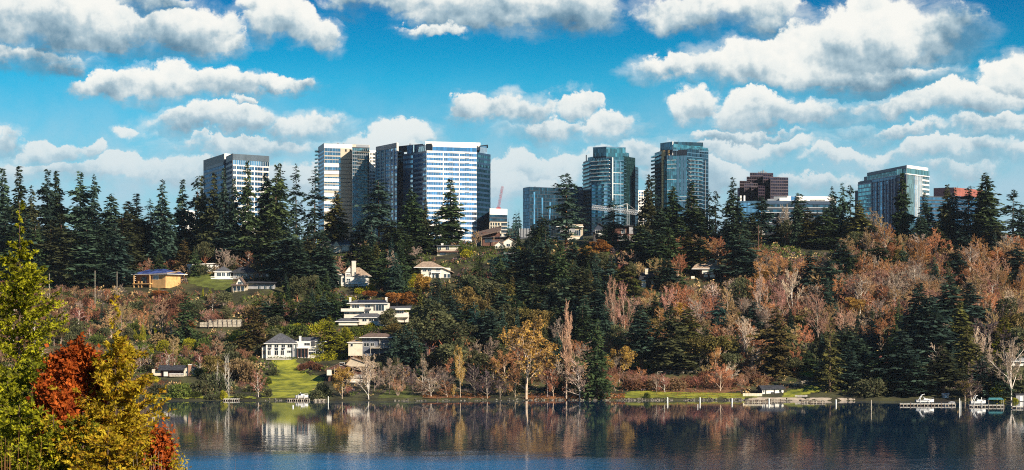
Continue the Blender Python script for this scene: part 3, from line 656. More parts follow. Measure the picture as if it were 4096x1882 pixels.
# brick topped block, far right
T = Tower('office_block', 'dark block with a red brick upper wall at the right end', 3830, 1500, 'office block')
a, b, c = (3735,4), (3815,-4), (3930,30)
T.mass([a, b, c, (3925,60), (3740,60)], 754, YB, 'tower_dark')
T.panel(a, b, 752, 800, 'purple_stone', 'parapet', .3, .5); T.panel(b, c, 752, 785, 'red_brick', 'brick_wall', .4, .6); T.bands(a, b, 800, 950, 15, .4, 'tower_dark', 'glass_navy', .2); T.bands(b, c, 785, 950, 15, .4, 'tower_dark', 'glass_navy', .3)
T.mass([(3680,-20), (3815,-14), (3815,2), (3680,2)], 792, YB, 'tower_dark', 'annex'); T.bands((3680,-20), (3815,-14), 796, 940, 14, .35, 'tower_dark', 'glass_navy', .25); T.antenna(3830, 10, 752, 2.)
# cream block behind the firs, left
T = Tower('office_block', 'cream block glimpsed behind the firs left of the white fronted tower', 755, 1400, 'building', 66)
T.mass([(728,0), (782,6), (782,40), (728,40)], 842, YB, 'tower_white'); T.grid((728,0), (782,6), [(852+16*i, 861+16*i) for i in range(4)], [(.1,.35),(.5,.75)], 'house_glass', 'tower_white')
T = Tower('office_block', 'red roofed low building glimpsed above the dark gabled ridge house', 3270, 1350, 'building', 68)
T.mass([(3225,0), (3300,0), (3300,30), (3225,30)], 917, 970, 'tower_navy'); T.mass([(3222,-3), (3303,-3), (3303,33), (3222,33)], 911, 917, 'red_brick', 'roof')

# ------------------------------------------------------------------ cranes
def lattice(mb, a, b, r, n, th):
    a, b = Vector(a), Vector(b); d = (b-a).normalized(); u = d.orthogonal().normalized(); w = d.cross(u)
    cs = [u*r+w*r, u*r-w*r, -u*r-w*r, -u*r+w*r]
    for q in cs: mb.bar(a+q, b+q, th, 4)
    for i in range(n):
        for j in range(4):
            p, q = a.lerp(b, i/n), a.lerp(b, (i+1)/n)
            mb.bar(p+cs[j], q+cs[(j+1) % 4], th*.7, 3); mb.bar(p+cs[j], p+cs[(j+1) % 4], th*.6, 3)
D = 2000; p0, p1 = P3(1993,835,D), P3(2010,746,D)
c_ = thing('luffing_crane', 'red lattice crane jib rising right of the banded tower', 'crane', (p0.x, D, 60))
mb = MB(); lattice(mb, p0-Vector((p0.x,D,60)), p1-Vector((p0.x,D,60)), .85, 14, .11); mb.build('jib', M['red_paint'], c_)
mb = MB(); lattice(mb, (0,0,0), (0,0,p0.z-60), 1.0, 12, .17); mb.build('mast', M['red_paint'], c_)
mb = MB(); q = p0-Vector((p0.x,D,60)); mb.box(q.x-2, q.x+2.5, q.y-1.5, q.y+1.5, q.z-2, q.z+1); mb.build('cab', M['red_paint'], c_)
D = 1500; p0, p1 = P3(2368,829,D), P3(2563,853,D); pm = P3(2511,847,D)
c_ = thing('tower_crane', 'white horizontal lattice crane jib in front of the finned glass tower', 'crane', (pm.x, D, 62))
o_ = Vector((pm.x, D, 62)); mb = MB(); lattice(mb, p0-o_, p1-o_, 1.15, 26, .13); mb.build('jib', M['steel'], c_)
mb = MB(); lattice(mb, Vector((0,0,0)), pm-o_, .8, 10, .10); mb.build('mast', M['steel'], c_)
mb = MB(); mb.bar(pm-o_, P3(2508,815,D)-o_, .3, 4); mb.bar(P3(2508,815,D)-o_, P3(2440,838,D)-o_, .1, 3); mb.bar(P3(2508,815,D)-o_, P3(2555,851,D)-o_, .1, 3); mb.build('tie_mast', M['trim'], c_)

# ------------------------------------------------------------------ houses
class House:
    """coordinates are photograph pixels at the house's own distance; d = pixels deeper than its front"""
    def __init__(s, label, px, py, rz=0., D=None, cat='house', name='house', lift=0.):
        g = ground(px, py) if D is None else P3(px, py, D)
        s.px, s.py, s.D = px, py, g.y; s.k = g.y/FPX; s.o = Vector((g.x, g.y, zpx(py, g.y)))
        s.root = thing(name, label, cat, s.o, R(rz)); s.last = None
    def X(s, x): return (x-s.px)*s.k
    def Z(s, y): return (s.py-y)*s.k
    def Y(s, d): return d*s.k
    def b(s, mb, x0, x1, y0, y1, d0, d1): return mb.box(s.X(x0), s.X(x1), s.Y(d0), s.Y(d1), s.Z(y1), s.Z(y0))
    def wall(s, x0, x1, y0, y1, m, d0=0, d1=60, name='wall', parent=None):
        return s.b(MB(), x0, x1, y0, y1, d0, d1).build(name, M[m], parent or s.root)
    def hip(s, x0, x1, ye, yr, m, d0=0, d1=60, over=5, r0=None, r1=None, name='roof'):
        """hip roof: eaves at ye, ridge at yr from r0 to r1"""
        X0, X1, D0, D1 = s.X(x0-over), s.X(x1+over), s.Y(d0-over), s.Y(d1+over); z, zr = s.Z(ye), s.Z(yr); th = 2.2*s.k
        w = (D1-D0)/2; ra = s.X(r0) if r0 is not None else X0+w; rb = s.X(r1) if r1 is not None else X1-w
        if ra > rb: ra = rb = (X0+X1)/2
        c = (D0+D1)/2; mb = MB()
        mb.add([(X0,D0,z),(X1,D0,z),(X1,D1,z),(X0,D1,z),(ra,c,zr),(rb,c,zr)], [(0,1,5,4),(1,2,5),(2,3,4,5),(3,0,4),(3,2,1,0)])
        f = mb.build(name, M[m], s.root); e = MB(); e.box(X0-.03, X1+.03, D0-.03, D1+.03, z-th, z-.01); e.build('eave', M['trim' if m != 'dark_roof' else 'dark_trim'], f); return f
    def gable(s, x0, x1, ye, yr, m, d0=0, d1=60, over=4, axis='y', gm='white', rx=None, name='roof'):
        """gable roof; axis 'y' = gable faces the lake, 'x' = ridge runs sideways"""
        X0, X1, D0, D1 = s.X(x0), s.X(x1), s.Y(d0), s.Y(d1); z, zr = s.Z(ye), s.Z(yr); o = over*s.k; th = 2.4*s.k; mb = MB()
        if axis == 'y':
            c = (X0+X1)/2 if rx is None else s.X(rx); sl = (zr-z)/(c-X0); sr = (zr-z)/(X1-c)
            for xa, za, xb, zb in ((X0-o, z-o*sl, c, zr), (c, zr, X1+o, z-o*sr)):
                v = [(xa,D0-o,za),(xb,D0-o,zb),(xb,D1+o,zb),(xa,D1+o,za)]
                mb.add(v+[(x,y,q+th) for x,y,q in v], [(0,3,2,1),(4,5,6,7),(0,1,5,4),(1,2,6,5),(2,3,7,6),(3,0,4,7)])
            MB().add([(X0,D0,z),(X1,D0,z),(c,D0,zr),(X0,D1,z),(X1,D1,z),(c,D1,zr)], [(0,1,2),(5,4,3),(0,3,4,1),(1,4,5,2),(2,5,3,0)]).build('gable', M[gm], s.root)
        else:
            c = (D0+D1)/2; sl = (zr-z)/(c-D0)
            for ya, za, yb, zb in ((D0-o, z-o*sl, c, zr), (c, zr, D1+o, z-o*sl)):
                v = [(X0-o,ya,za),(X1+o,ya,za),(X1+o,yb,zb),(X0-o,yb,zb)]
                mb.add(v+[(x,y,q+th) for x,y,q in v], [(0,3,2,1),(4,5,6,7),(0,1,5,4),(1,2,6,5),(2,3,7,6),(3,0,4,7)])
            MB().add([(X0,D0,z),(X0,D1,z),(X0,c,zr),(X1,D0,z),(X1,D1,z),(X1,c,zr)], [(2,1,0),(3,4,5),(0,1,4,3),(1,2,5,4),(2,0,3,5)]).build('gable', M[gm], s.root)
        return mb.build(name, M[m], s.root)
    def shed(s, x0, x1, yl, yr_, m, d0=0, d1=60, over=4, rise=0, name='roof'):
        """flat or sloping roof slab, left edge height yl, right edge yr_, back raised by rise"""
        X0, X1, D0, D1 = s.X(x0-over), s.X(x1+over), s.Y(d0-over), s.Y(d1+over); th = 3*s.k; r = rise*s.k
        v = [(X0,D0,s.Z(yl)),(X1,D0,s.Z(yr_)),(X1,D1,s.Z(yr_)+r),(X0,D1,s.Z(yl)+r)]
        return MB().add(v+[(x,y,z+th) for x,y,z in v], [(0,3,2,1),(4,5,6,7),(0,1,5,4),(1,2,6,5),(2,3,7,6),(3,0,4,7)]).build(name, M[m], s.root)
    def win(s, x0, x1, y0, y1, d=0, fr='trim', n=2, gl='house_glass', name='window'):
        X0, X1, Z0, Z1, y = s.X(x0), s.X(x1), s.Z(y1), s.Z(y0), s.Y(d); w = max(.07, .9*s.k); mb = MB()
        mb.box(X0-w, X1+w, y-.12, y+.02, Z0-w, Z0); mb.box(X0-w, X1+w, y-.12, y+.02, Z1, Z1+w)
        mb.box(X0-w, X0, y-.12, y+.02, Z0+.002, Z1-.002); mb.box(X1, X1+w, y-.12, y+.02, Z0+.002, Z1-.002)
        for i in range(1, n): q = X0+(X1-X0)*i/n; mb.box(q-w*.35, q+w*.35, y-.10, y+.02, Z0+.002, Z1-.002)
        f = mb.build(name, M[fr], s.root); MB().box(X0, X1, y-.05, y+.02, Z0, Z1).build('pane', M[gl], f)
    def door(s, x0, x1, y0, y1, d=0, m='dark_trim'):
        f = s.b(MB(), x0, x1, y0, y1, d-.8, d).build('door', M[m], s.root)
        MB().box(s.X(x1)-.25, s.X(x1)-.15, s.Y(d-.8)-.06, s.Y(d-.8), s.Z(y1)+1., s.Z(y1)+1.1).build('handle', M['steel'], f)
    def chimney(s, x0, x1, y0, y1, d=20, m='white'):
        f = s.b(MB(), x0, x1, y0, y1, d, d+(x1-x0)).build('chimney', M[m], s.root)
        s.b(MB(), x0-1, x1+1, y0-2, y0, d-1, d+(x1-x0)+1).build('chimney_cap', M['trim'], f)
    def rail(s, x0, x1, y0, y1, d=-10, m='trim', step=4, name='railing'):
        mb = MB(); k = .6; s.b(mb, x0, x1, y0, y0+1.6, d, d+1.2)
        s.b(mb, x0, x1, y1-1, y1, d, d+1.2); n = int((x1-x0)/step)
        for i in range(n+1): x = x0+(x1-x0)*i/max(1, n); s.b(mb, x-k/2, x+k/2, y0+1.6, y1-1, d+.2, d+1)
        return mb.build(name, M[m], s.root)
    def post(s, x, y0, y1, d=-10, m='trim', w=1.6): s.b(MB(), x-w/2, x+w/2, y0, y1, d, d+w).build('post', M[m], s.root)
    def slab(s, x0, x1, y0, y1, d0, d1, m='trim', name='deck'): return s.b(MB(), x0, x1, y0, y1, d0, d1).build(name, M[m], s.root)

H = House('white two storey mansion with grey hip roof above the big lawn', 1170, 1432)
H.wall(1064, 1186, 1376, 1440, 'white', 0, 70); H.hip(1064, 1186, 1374, 1335, 'slate_roof', 0, 70, 8, 1112, 1124)
for x0, x1 in ((1072,1087), (1098,1114), (1126,1140), (1151,1167)): H.win(x0, x1, 1379, 1391)
for x in (1079, 1106, 1133): H.slab(x-7, x+7, 1393, 1397, -3, 0, 'navy', 'shutter')
for x0, x1 in ((1072,1083), (1099,1113), (1124,1136)):
    H.win(x0, x1, 1403, 1421); mb = MB(); c = (x0+x1)/2; r = (x1-x0)/2
    mb.add([(H.X(c+r*math.cos(t)), -.09, H.Z(1403)+r*.8*H.k*math.sin(t)) for t in [math.pi*i/8 for i in range(9)]]+[(H.X(c+r*math.cos(t)), .02, H.Z(1403)+r*.8*H.k*math.sin(t)) for t in [math.pi*i/8 for i in range(9)]], [tuple(range(8,-1,-1)), tuple(range(9,18))]+[(i,i+1,i+10,i+9) for i in range(8)])
    mb.build('arch', M['house_glass'], H.root)
H.win(1149, 1167, 1403, 1412, 0, 'trim', 3)
for x in (1172, 1188): H.slab(x-2, x+3, 1376, 1440, -6, 0, 'grey_wall', 'pilaster')
H.wall(1188, 1258, 1367, 1440, 'white', -6, 40); H.wall(1258, 1294, 1372, 1440, 'white', 8, 60); H.hip(1184, 1298, 1366, 1350, 'slate_roof', 14, 66, 6, 1196, 1284)
H.chimney(1196, 1204, 1347, 1368, 4); H.win(1218, 1240, 1373, 1383, -6, 'trim', 3); H.slab(1246, 1260, 1366, 1385, -9, -6, 'dark_trim', 'awning')
H.slab(1188, 1236, 1390, 1394, -16, -6, 'trim', 'balcony'); H.rail(1188, 1236, 1384, 1390, -16); 
for x in (1192, 1206, 1220, 1232): H.post(x, 1394, 1432, -14, 'brown_wall', 3)
H.win(1194, 1230, 1398, 1428, -6, 'dark_trim', 4); H.win(1236, 1262, 1398, 1404, -6, 'trim', 3); H.win(1236, 1262, 1408, 1420, -6, 'trim', 3)
for x in (1268, 1284): H.slab(x, x+6, 1374, 1432, 2, 8, 'grey_wall', 'pilaster')
H.win(1277, 1283, 1380, 1392, 8, 'trim', 1); H.slab(1066, 1186, 1434, 1440, -24, 0, 'concrete', 'terrace'); H.slab(1046, 1064, 1388, 1440, 14, 50, 'warm_white', 'wing'); H.win(1041+9, 1058, 1404, 1420, 14, 'trim', 1)
H = House('big cream modern house with stacked balconies and two white chimneys', 1480, 1300)
H.wall(1376, 1556, 1244, 1312, 'pale_stucco', 0, 70); H.wall(1400, 1550, 1215, 1246, 'pale_stucco', 8, 70); H.hip(1396, 1546, 1214, 1200, 'slate_roof', 0, 74, 8, 1420, 1534)
H.slab(1432, 1546, 1202, 1208, 8, 10, 'solar', 'solar_panel'); H.chimney(1396, 1404, 1192, 1216, 10); H.chimney(1540, 1548, 1192, 1214, 20)
H.win(1408, 1436, 1221, 1233, 8, 'trim', 3); H.win(1460, 1480, 1221, 1231, 8, 'trim', 2); H.win(1504, 1536, 1220, 1244, 0, 'trim', 3); H.wall(1500, 1556, 1214, 1250, 'pale_stucco', .6, 60, 'bay')
H.slab(1365, 1458, 1235, 1247, -16, 8, 'warm_white', 'balcony'); H.shed(1458, 1482, 1243, 1243, 'slate_roof', -8, 8, 2, 6)
for x0, x1 in ((1377,1397), (1414,1422), (1437,1457), (1460,1477)): H.win(x0, x1, 1248, 1257, 0, 'trim', 2)
H.hip(1416, 1536, 1270, 1254, 'slate_roof', -26, 20, 5, 1450, 1510); H.hip(1350, 1436, 1286, 1273, 'slate_roof', -40, 4, 6, 1366, 1420)
H.wall(1358, 1432, 1288, 1302, 'warm_white', -38, 0, 'wing'); H.wall(1436, 1532, 1272, 1300, 'pale_stucco', -22, 0, 'wing')
for x0, x1 in ((1451,1468), (1478,1494), (1497,1514)): H.win(x0, x1, 1275, 1286, -22, 'trim', 2)
H.slab(1488, 1544, 1287, 1304, -34, -24, 'warm_white', 'stair_wall'); H.slab(1540, 1600, 1282, 1290, -10, 10, 'warm_white', 'terrace')
H.wall(1552, 1580, 1241, 1290, 'pale_stucco', 14, 60, 'wing'); H.wall(1574, 1632, 1250, 1290, 'pale_stucco', 10, 60, 'wing'); H.shed(1548, 1642, 1239, 1236, 'slate_roof', 4, 60, 4, 10)
H.win(1553, 1571, 1244, 1256, 14, 'dark_trim', 3); H.win(1584, 1614, 1244, 1255, 10, 'trim', 4); H.slab(1572, 1636, 1258, 1270, -8, 10, 'warm_white', 'balcony'); H.slab(1582, 1642, 1234, 1240, -6, 10, 'trim', 'fascia')
for x in (1576, 1632): H.post(x, 1270, 1296, -6)
H = House('orange house under a blue tarpaulin roof on the red brush slope', 600, 1146, -30)
H.wall(530, 622, 1098, 1154, 'peach_shaded', 0, 90); H.wall(618, 690, 1102, 1154, 'peach', -12, 80);  # left wall is a darker copy of the peach, its shade painted in
H.hip(530, 694, 1097, 1076, 'blue_tarp', -10, 92, 12, 570, 640); H.shed(618, 700, 1100, 1096, 'tan_roof', -16, 60, 4, 8)
H.win(626, 654, 1104, 1118, -12, 'trim', 2); H.win(552, 582, 1108, 1134, 0, 'dark_trim', 3)
H.slab(530, 622, 1134, 1138, -24, 0, 'peach', 'deck')
for x, a in ((534,1100), (558,1126), (574,1126), (616,1100)): H.post(x, a, 1160, -22, 'peach', 4)
for y in (1106, 1114, 1122): H.slab(533, 543, y, y+2, -21, -19, 'warm_white', 'rung')
H = House('white flat roofed box on a brown base behind the orange house', 800, 1092)
H.wall(748, 852, 1060, 1090, 'white', 0, 50, 'upper_wall'); H.wall(750, 870, 1090, 1100, 'peach', -4, 50, 'base'); H.shed(748, 852, 1062, 1056, 'white', 0, 50, 2, 0); H.win(752, 759, 1064, 1074, 0, 'trim', 1); H.chimney(860, 872, 1064, 1086, 10, 'warm_white')
H = House('white octagonal sunroom house with pointed grey roof and white deck', 890, 1116)
H.wall(858, 922, 1086, 1120, 'white', 0, 60); H.hip(858, 922, 1086, 1065, 'slate_roof', 0, 60, 4, 889, 891)
for x0, x1 in ((868,884), (888,900), (908,922)): H.win(x0, x1, 1092, 1106, 0, 'trim', 2)
H.slab(846, 932, 1114, 1118, -18, 0, 'trim', 'deck'); H.rail(846, 932, 1106, 1114, -18)
H.wall(930, 1100, 1092, 1122, 'grey_wall', 10, 60, 'wing'); H.hip(925, 1108, 1090, 1068, 'dark_roof', 0, 70, 6)
for x0 in (946, 972, 1002, 1036, 1064): H.win(x0, x0+14, 1097, 1108, 10, 'trim', 2)
H = House('little steep gabled house with brown roof and glazed porch', 960, 1166)
H.wall(932, 990, 1142, 1172, 'tan_wall', 0, 60); H.gable(942, 982, 1142, 1111, 'brown_roof', -6, 60, 5, 'y', 'white', 960); H.shed(928, 990, 1143, 1143, 'brown_roof', -14, 6, 3, 4)
H.win(953, 968, 1128, 1139, -6, 'trim', 2)
for x0 in (934, 949, 964): H.win(x0, x0+12, 1148, 1164, 0, 'trim', 1)
for x in (930, 948, 963, 980): H.post(x, 1146, 1168, -12, 'tan_wall', 1.4)
H.wall(990, 1096, 1138, 1168, 'grey_wall', 24, 70, 'wing'); H.shed(988, 1100, 1134, 1134, 'dark_roof', 10, 70, 3, 6)
for x0 in (1028, 1052, 1076): H.win(x0, x0+12, 1144, 1158, 24, 'trim', 2)
H = House('grey roofed house half hidden by firs above the white gabled house', 1345, 1010)
H.wall(1282, 1400, 980, 1014, 'cream', 0, 70); H.hip(1276, 1406, 980, 954, 'slate_roof', 0, 80, 5, 1300, 1380); H.wall(1336, 1362, 985, 1014, 'cream', -12, 0, 'bay'); H.gable(1330, 1364, 986, 966, 'slate_roof', -16, 30, 3, 'y', 'cream'); H.win(1372, 1392, 990, 1000, 0, 'trim', 2); H.win(1292, 1310, 990, 1000, 0, 'trim', 2)
H = House('large white house with tall tan chimney and steep tan roof', 1400, 1146)
H.wall(1364, 1472, 1104, 1160, 'white', 0, 70); H.hip(1392, 1476, 1104, 1070, 'tan_roof', -4, 74, 6, 1424, 1436); H.wall(1230, 1366, 1098, 1158, 'white', 10, 70, 'wing'); H.hip(1230, 1366, 1098, 1066, 'tan_roof', 10, 74, 5)
H.gable(1380, 1420, 1092, 1066, 'tan_roof', -8, 40, 3, 'y', 'white'); H.wall(1382, 1418, 1090, 1160, 'white', -8, 0, 'bay'); H.chimney(1408, 1424, 1047, 1104, -14, 'pale_stucco')
for x0, x1, a, b in ((1387,1400,1098,1106), (1370,1384,1112,1130), (1388,1402,1116,1132), (1430,1442,1112,1128), (1446,1458,1112,1128)): H.win(x0, x1, a, b, -8 if x0 in (1387,1388) else 0, 'trim', 2)
H.rail(1390, 1440, 1124, 1134, -20); H.slab(1388, 1442, 1134, 1137, -20, 0, 'trim', 'deck'); H.post(1394, 1137, 1160, -18); H.post(1436, 1137, 1160, -18)
for x0 in (1240, 1262, 1284, 1306, 1330): H.win(x0, x0+12, 1106, 1120, 10, 'trim', 2); H.win(x0, x0+12, 1130, 1146, 10, 'trim', 2)
H = House('cream house with tan hip roof and upper balcony', 1735, 1112)
H.wall(1684, 1800, 1072, 1118, 'warm_white', 0, 70); H.hip(1662, 1770, 1070, 1046, 'tan_roof', -8, 70, 6, 1690, 1726); H.shed(1764, 1812, 1070, 1092, 'tan_roof', -4, 60, 3, 0)
for x0, x1 in ((1692,1706), (1712,1726), (1744,1760)): H.win(x0, x1, 1076, 1087, 0, 'trim', 2)
for x0, x1 in ((1730,1738), (1742,1754), (1776,1786), (1790,1800)): H.win(x0, x1, 1097, 1112, 0, 'trim', 1)
H.slab(1724, 1764, 1089, 1093, -10, 0, 'trim', 'balcony'); H.rail(1724, 1764, 1083, 1089, -10); H.post(1726, 1093, 1116, -9); H.post(1762, 1093, 1116, -9)
H = House('small cream flat roofed house with dark deck above the tan hip roof', 1785, 1022)
H.wall(1748, 1832, 988, 1024, 'cream', 0, 60); H.shed(1738, 1836, 986, 984, 'slate_roof', -6, 60, 4, 2); H.chimney(1764, 1773, 976, 988, 10)
H.win(1752, 1764, 990, 1001, 0, 'trim', 2); H.win(1784, 1796, 990, 1000, 0, 'trim', 2); H.slab(1750, 1834, 1007, 1010, -14, 0, 'brown_wall', 'deck'); H.rail(1750, 1834, 1000, 1007, -14, 'brown_wall'); H.win(1760, 1782, 1012, 1020, 0, 'dark_trim', 2)
H = House('shaded two storey house with timber deck beside the white mansion', 1500, 1420)
H.wall(1448, 1572, 1352, 1428, 'shaded_grey_wall', 0, 70); H.hip(1448, 1572, 1350, 1334, 'brown_roof', -10, 76, 10, 1470, 1540); H.wall(1394, 1450, 1368, 1424, 'cream', -10, 40, 'wing'); H.hip(1394, 1448, 1370, 1360, 'tan_roof', -10, 40, 5)  # main wall darkened in its colour to carry the tree shade
for x0, x1 in ((1456,1476), (1482,1496), (1516,1534), (1540,1556)): H.win(x0, x1, 1354, 1362, 0, 'trim', 2); H.win(x0, x1, 1373, 1386, 0, 'trim', 2)
H.win(1404, 1412, 1376, 1386, -10, 'trim', 1); H.slab(1482, 1620, 1391, 1394, -30, 0, 'grey_wood', 'deck'); H.rail(1482, 1620, 1384, 1391, -30, 'grey_wood', 6)
for x in (1484, 1520, 1570, 1594, 1618): H.post(x, 1394, 1428, -29, 'grey_wood', 2)
H.post(1570, 1352, 1391, -8, 'grey_wood', 2); H.post(1520, 1352, 1391, -8, 'grey_wood', 2)
H = House('brown roofed open sided house among bare trees near the shore', 1400, 1530)
H.wall(1310, 1500, 1490, 1536, 'brown_wall', 30, 90); H.gable(1306, 1420, 1478, 1454, 'brown_roof', -4, 90, 6, 'y', 'brown_wall', 1362); H.gable(1376, 1500, 1468, 1434, 'tan_roof', 30, 110, 6, 'y', 'tan_wall', 1404); H.wall(1344, 1420, 1480, 1512, 'brown_wall', 4, 40, 'wing')
for x in (1338, 1362, 1396, 1412): H.post(x, 1470, 1514, -6, 'wood', 2)
H.wall(1308, 1326, 1480, 1502, 'warm_white', -8, 20, 'porch_wall'); H.slab(1390, 1450, 1516, 1530, -20, 30, 'warm_white', 'terrace'); H.slab(1400, 1470, 1500, 1512, -4, 30, 'pale_stucco', 'terrace'); H.win(1360, 1378, 1451, 1462, -4, 'trim', 2)
H = House('small cream cottage with brick chimney, dark roof and porch by the shore', 760, 1506)
H.wall(735, 782, 1478, 1510, 'cream', 0, 44); H.gable(733, 784, 1478, 1465, 'dark_roof', 0, 44, 4, 'y', 'cream'); H.chimney(754, 766, 1460, 1504, -7, 'brick'); H.win(744, 750, 1486, 1494, 0, 'trim', 1); H.win(771, 776, 1488, 1500, 0, 'trim', 1)
H.wall(640, 735, 1482, 1506, 'brown_wall', 14, 50, 'wing'); H.gable(636, 735, 1480, 1464, 'dark_roof', 0, 54, 4, 'x', 'dark_wall'); H.wall(654, 670, 1488, 1506, 'white', 4, 20, 'porch_wall'); H.slab(680, 736, 1500, 1507, -16, 0, 'grey_wood', 'deck'); H.rail(680, 736, 1494, 1500, -16, 'trim', 5); H.wall(606, 616, 1478, 1500, 'cream', 10, 30, 'shed_wall'); H.wall(616, 640, 1488, 1504, 'cream', 12, 40, 'wing')
H = House('white bath house with dark roof on the park lawn', 3085, 1576, 16)
H.wall(3046, 3138, 1556, 1578, 'white', 0, 40); H.gable(3044, 3140, 1556, 1545, 'dark_roof', -2, 42, 5, 'x', 'navy'); H.slab(3044, 3046, 1556, 1578, -1, 41, 'navy', 'end_wall')  # navy end sheet and gable put the end's shade into colour
for x in (3058, 3096): H.slab(x, x+5, 1557, 1578, -1.2, 0, 'dark_trim', 'door')
H.win(3050, 3055, 1562, 1570, 0, 'trim', 1); H.win(3120, 3128, 1562, 1568, 0, 'dark_trim', 1)
for x in (3086, 3122): H.slab(x, x+8, 1569, 1576, -4, 0, 'dark_trim', 'bin')
for x in (3060, 3070): H.slab(3030+x-3030, x+2, 1548, 1550, 10, 12, 'steel', 'roof_vent')
H = House('ridge house with broad overhanging brown roofs beside the tall banded tower', 1980, 975, D=1120)
H.shed(1912, 2000, 950, 926, 'brown_roof', -10, 70, 4, 22); H.shed(1926, 2066, 953, 948, 'dark_roof', 4, 70, 4, 2); H.wall(1930, 2000, 930, 985, 'brown_wall', 10, 60); H.wall(2000, 2062, 952, 985, 'dark_wall', 10, 60, 'wing'); H.wall(2006, 2022, 936, 952, 'warm_white', 14, 40, 'stair_block')
for x in (1926, 1976): H.post(x, 946, 984, -6, 'wood', 2)
H.win(1940, 1968, 956, 970, 10, 'dark_trim', 3)
H = House('cream twin gabled house behind a clipped hedge on the ridge', 2020, 996, D=1090)
for x0, x1, a, d in ((1978,2018,968,-10), (2012,2064,954,0)): H.gable(x0, x1, a+16, a, 'tan_roof', d, 60, 4, 'y', 'warm_white'); H.wall(x0+2, x1-2, a+16, 1004, 'warm_white', d, 50)
H.shed(1962, 1990, 968, 968, 'slate_roof', -2, 50, 2, 4); H.win(1976+8, 1990, 985, 993, -10, 'trim', 1); H.win(2026, 2040, 976, 986, 0, 'trim', 2)
H = House('flat roofed cream ridge house beneath the flat topped fir', 2285, 965, D=1130)
H.wall(2262, 2332, 898, 968, 'tan_wall', 0, 50); H.shed(2226, 2332, 909, 909, 'trim', -10, 50, 2, 0); H.wall(2240, 2300, 900, 930, 'grey_wall', -2, 50, 'upper_wall'); H.win(2262, 2286, 922, 936, -2, 'trim', 3); H.slab(2270, 2320, 950, 962, -12, 0, 'warm_white', 'terrace'); H.win(2296, 2322, 922, 944, 0, 'trim', 3); H.rail(2262, 2290, 932, 940, -8, 'grey_wood')
H = House('navy gabled ridge house with white balcony', 2400, 985, D=1120)
H.gable(2370, 2450, 930, 895, 'dark_roof', -6, 60, 6, 'y', 'navy', 2396); H.wall(2374, 2446, 930, 990, 'dark_wall', 0, 60); H.win(2382, 2408, 922, 934, -6, 'trim', 3); H.slab(2394, 2420, 934, 942, -14, 0, 'trim', 'balcony'); H.slab(2394, 2420, 946, 949, -12, 0, 'trim', 'deck')
H.post(2410, 918, 934, -13); H.win(2440, 2462, 920, 932, 4, 'warm_white', 2)
H = House('brown modern ridge house with glass balcony under the finned glass tower', 2510, 985, D=1115)
H.wall(2450, 2520, 908, 990, 'brown_wall', 4, 60); H.wall(2516, 2532, 908, 945, 'grey_wall', -6, 50, 'stair_block'); H.wall(2468, 2536, 937, 990, 'brown_wall', -10, 50, 'lower_wall'); H.shed(2450, 2532, 906, 906, 'dark_roof', -8, 60, 2, 0)
for x in (2472, 2516, 2522, 2529, 2538): H.post(x, 944, 970, -24, 'trim', 1.4)
H.slab(2470, 2548, 968, 971, -26, 0, 'dark_trim', 'deck'); H.rail(2470, 2548, 960, 968, -26, 'steel', 4); H.win(2486, 2500, 918, 934, 4, 'trim', 2); H.win(2476, 2510, 944, 962, -10, 'trim', 4)
H = House('grey flat roofed ridge house with tall white framed window', 2625, 965, D=1120)
H.wall(2590, 2648, 912, 970, 'grey_wall', 0, 50); H.shed(2586, 2650, 910, 910, 'grey_wall', -4, 50, 2, 0); H.win(2602, 2622, 914, 937, 0, 'trim', 3)
H = House('low dark house in the shade of the ridge firs', 2830, 985, D=1105)
H.wall(2775, 2905, 950, 990, 'dark_wall', 0, 60); H.gable(2765, 2910, 950, 938, 'dark_roof', -6, 66, 4, 'x', 'dark_wall'); H.win(2784, 2800, 966, 972, 0, 'trim', 2); H.win(2850, 2866, 956, 966, 0, 'dark_trim', 2); H.chimney(2758, 2764, 922, 950, 10, 'wood'); H.win(2818, 2830, 956, 968, 0, 'trim', 2)
H = House('house with broad tan hip roof and pale lower wall among the slope firs', 2840, 1112)
H.wall(2800, 2866, 1074, 1120, 'brown_wall', 0, 60); H.hip(2770, 2876, 1076, 1040, 'tan_roof', -20, 70, 5, 2800, 2850); H.slab(2806, 2850, 1084, 1096, -26, 0, 'warm_white', 'balcony'); H.chimney(2862, 2870, 1044, 1072, 20, 'warm_white'); H.win(2816, 2830, 1100, 1108, 0, 'trim', 2); H.slab(2762, 2776, 1106, 1116, -30, 0, 'warm_white', 'terrace'); H.win(2840, 2858, 1100, 1110, 0, 'trim', 2)
H = House('dark steep roofed house with square cream chimney on the slope', 2600, 1150)
H.wall(2566, 2640, 1118, 1160, 'dark_wall', 0, 60); H.hip(2560, 2630, 1118, 1090, 'dark_roof', -6, 66, 5, 2566, 2610); H.chimney(2580, 2592, 1078, 1098, -4, 'cream'); H.wall(2566, 2582, 1122, 1156, 'warm_white', -12, 0, 'porch_wall'); H.win(2570, 2578, 1126, 1136, -12, 'trim', 1); H.wall(2604, 2618, 1118, 1136, 'white', -6, 0, 'bay'); H.rail(2600, 2646, 1142, 1148, -16, 'warm_white', 6); H.slab(2600, 2646, 1148, 1152, -16, 0, 'warm_white', 'deck')
H = House('long tan flat roofed house with lit end wall on the ridge', 3060, 970, D=1110)
H.wall(3022, 3112, 938, 974, 'tan_wall', 6, 60); H.shed(3008, 3112, 937, 936, 'dark_roof', -10, 60, 4, 4); H.wall(3100, 3114, 936, 962, 'warm_white', -4, 50, 'end_wall'); H.win(3050, 3058, 942, 964, 6, 'trim', 1); H.win(3068, 3090, 944, 956, 6, 'trim', 3); H.slab(3068, 3104, 958, 966, -16, 0, 'warm_white', 'terrace'); H.win(3030, 3044, 944, 958, 6, 'dark_trim', 2)
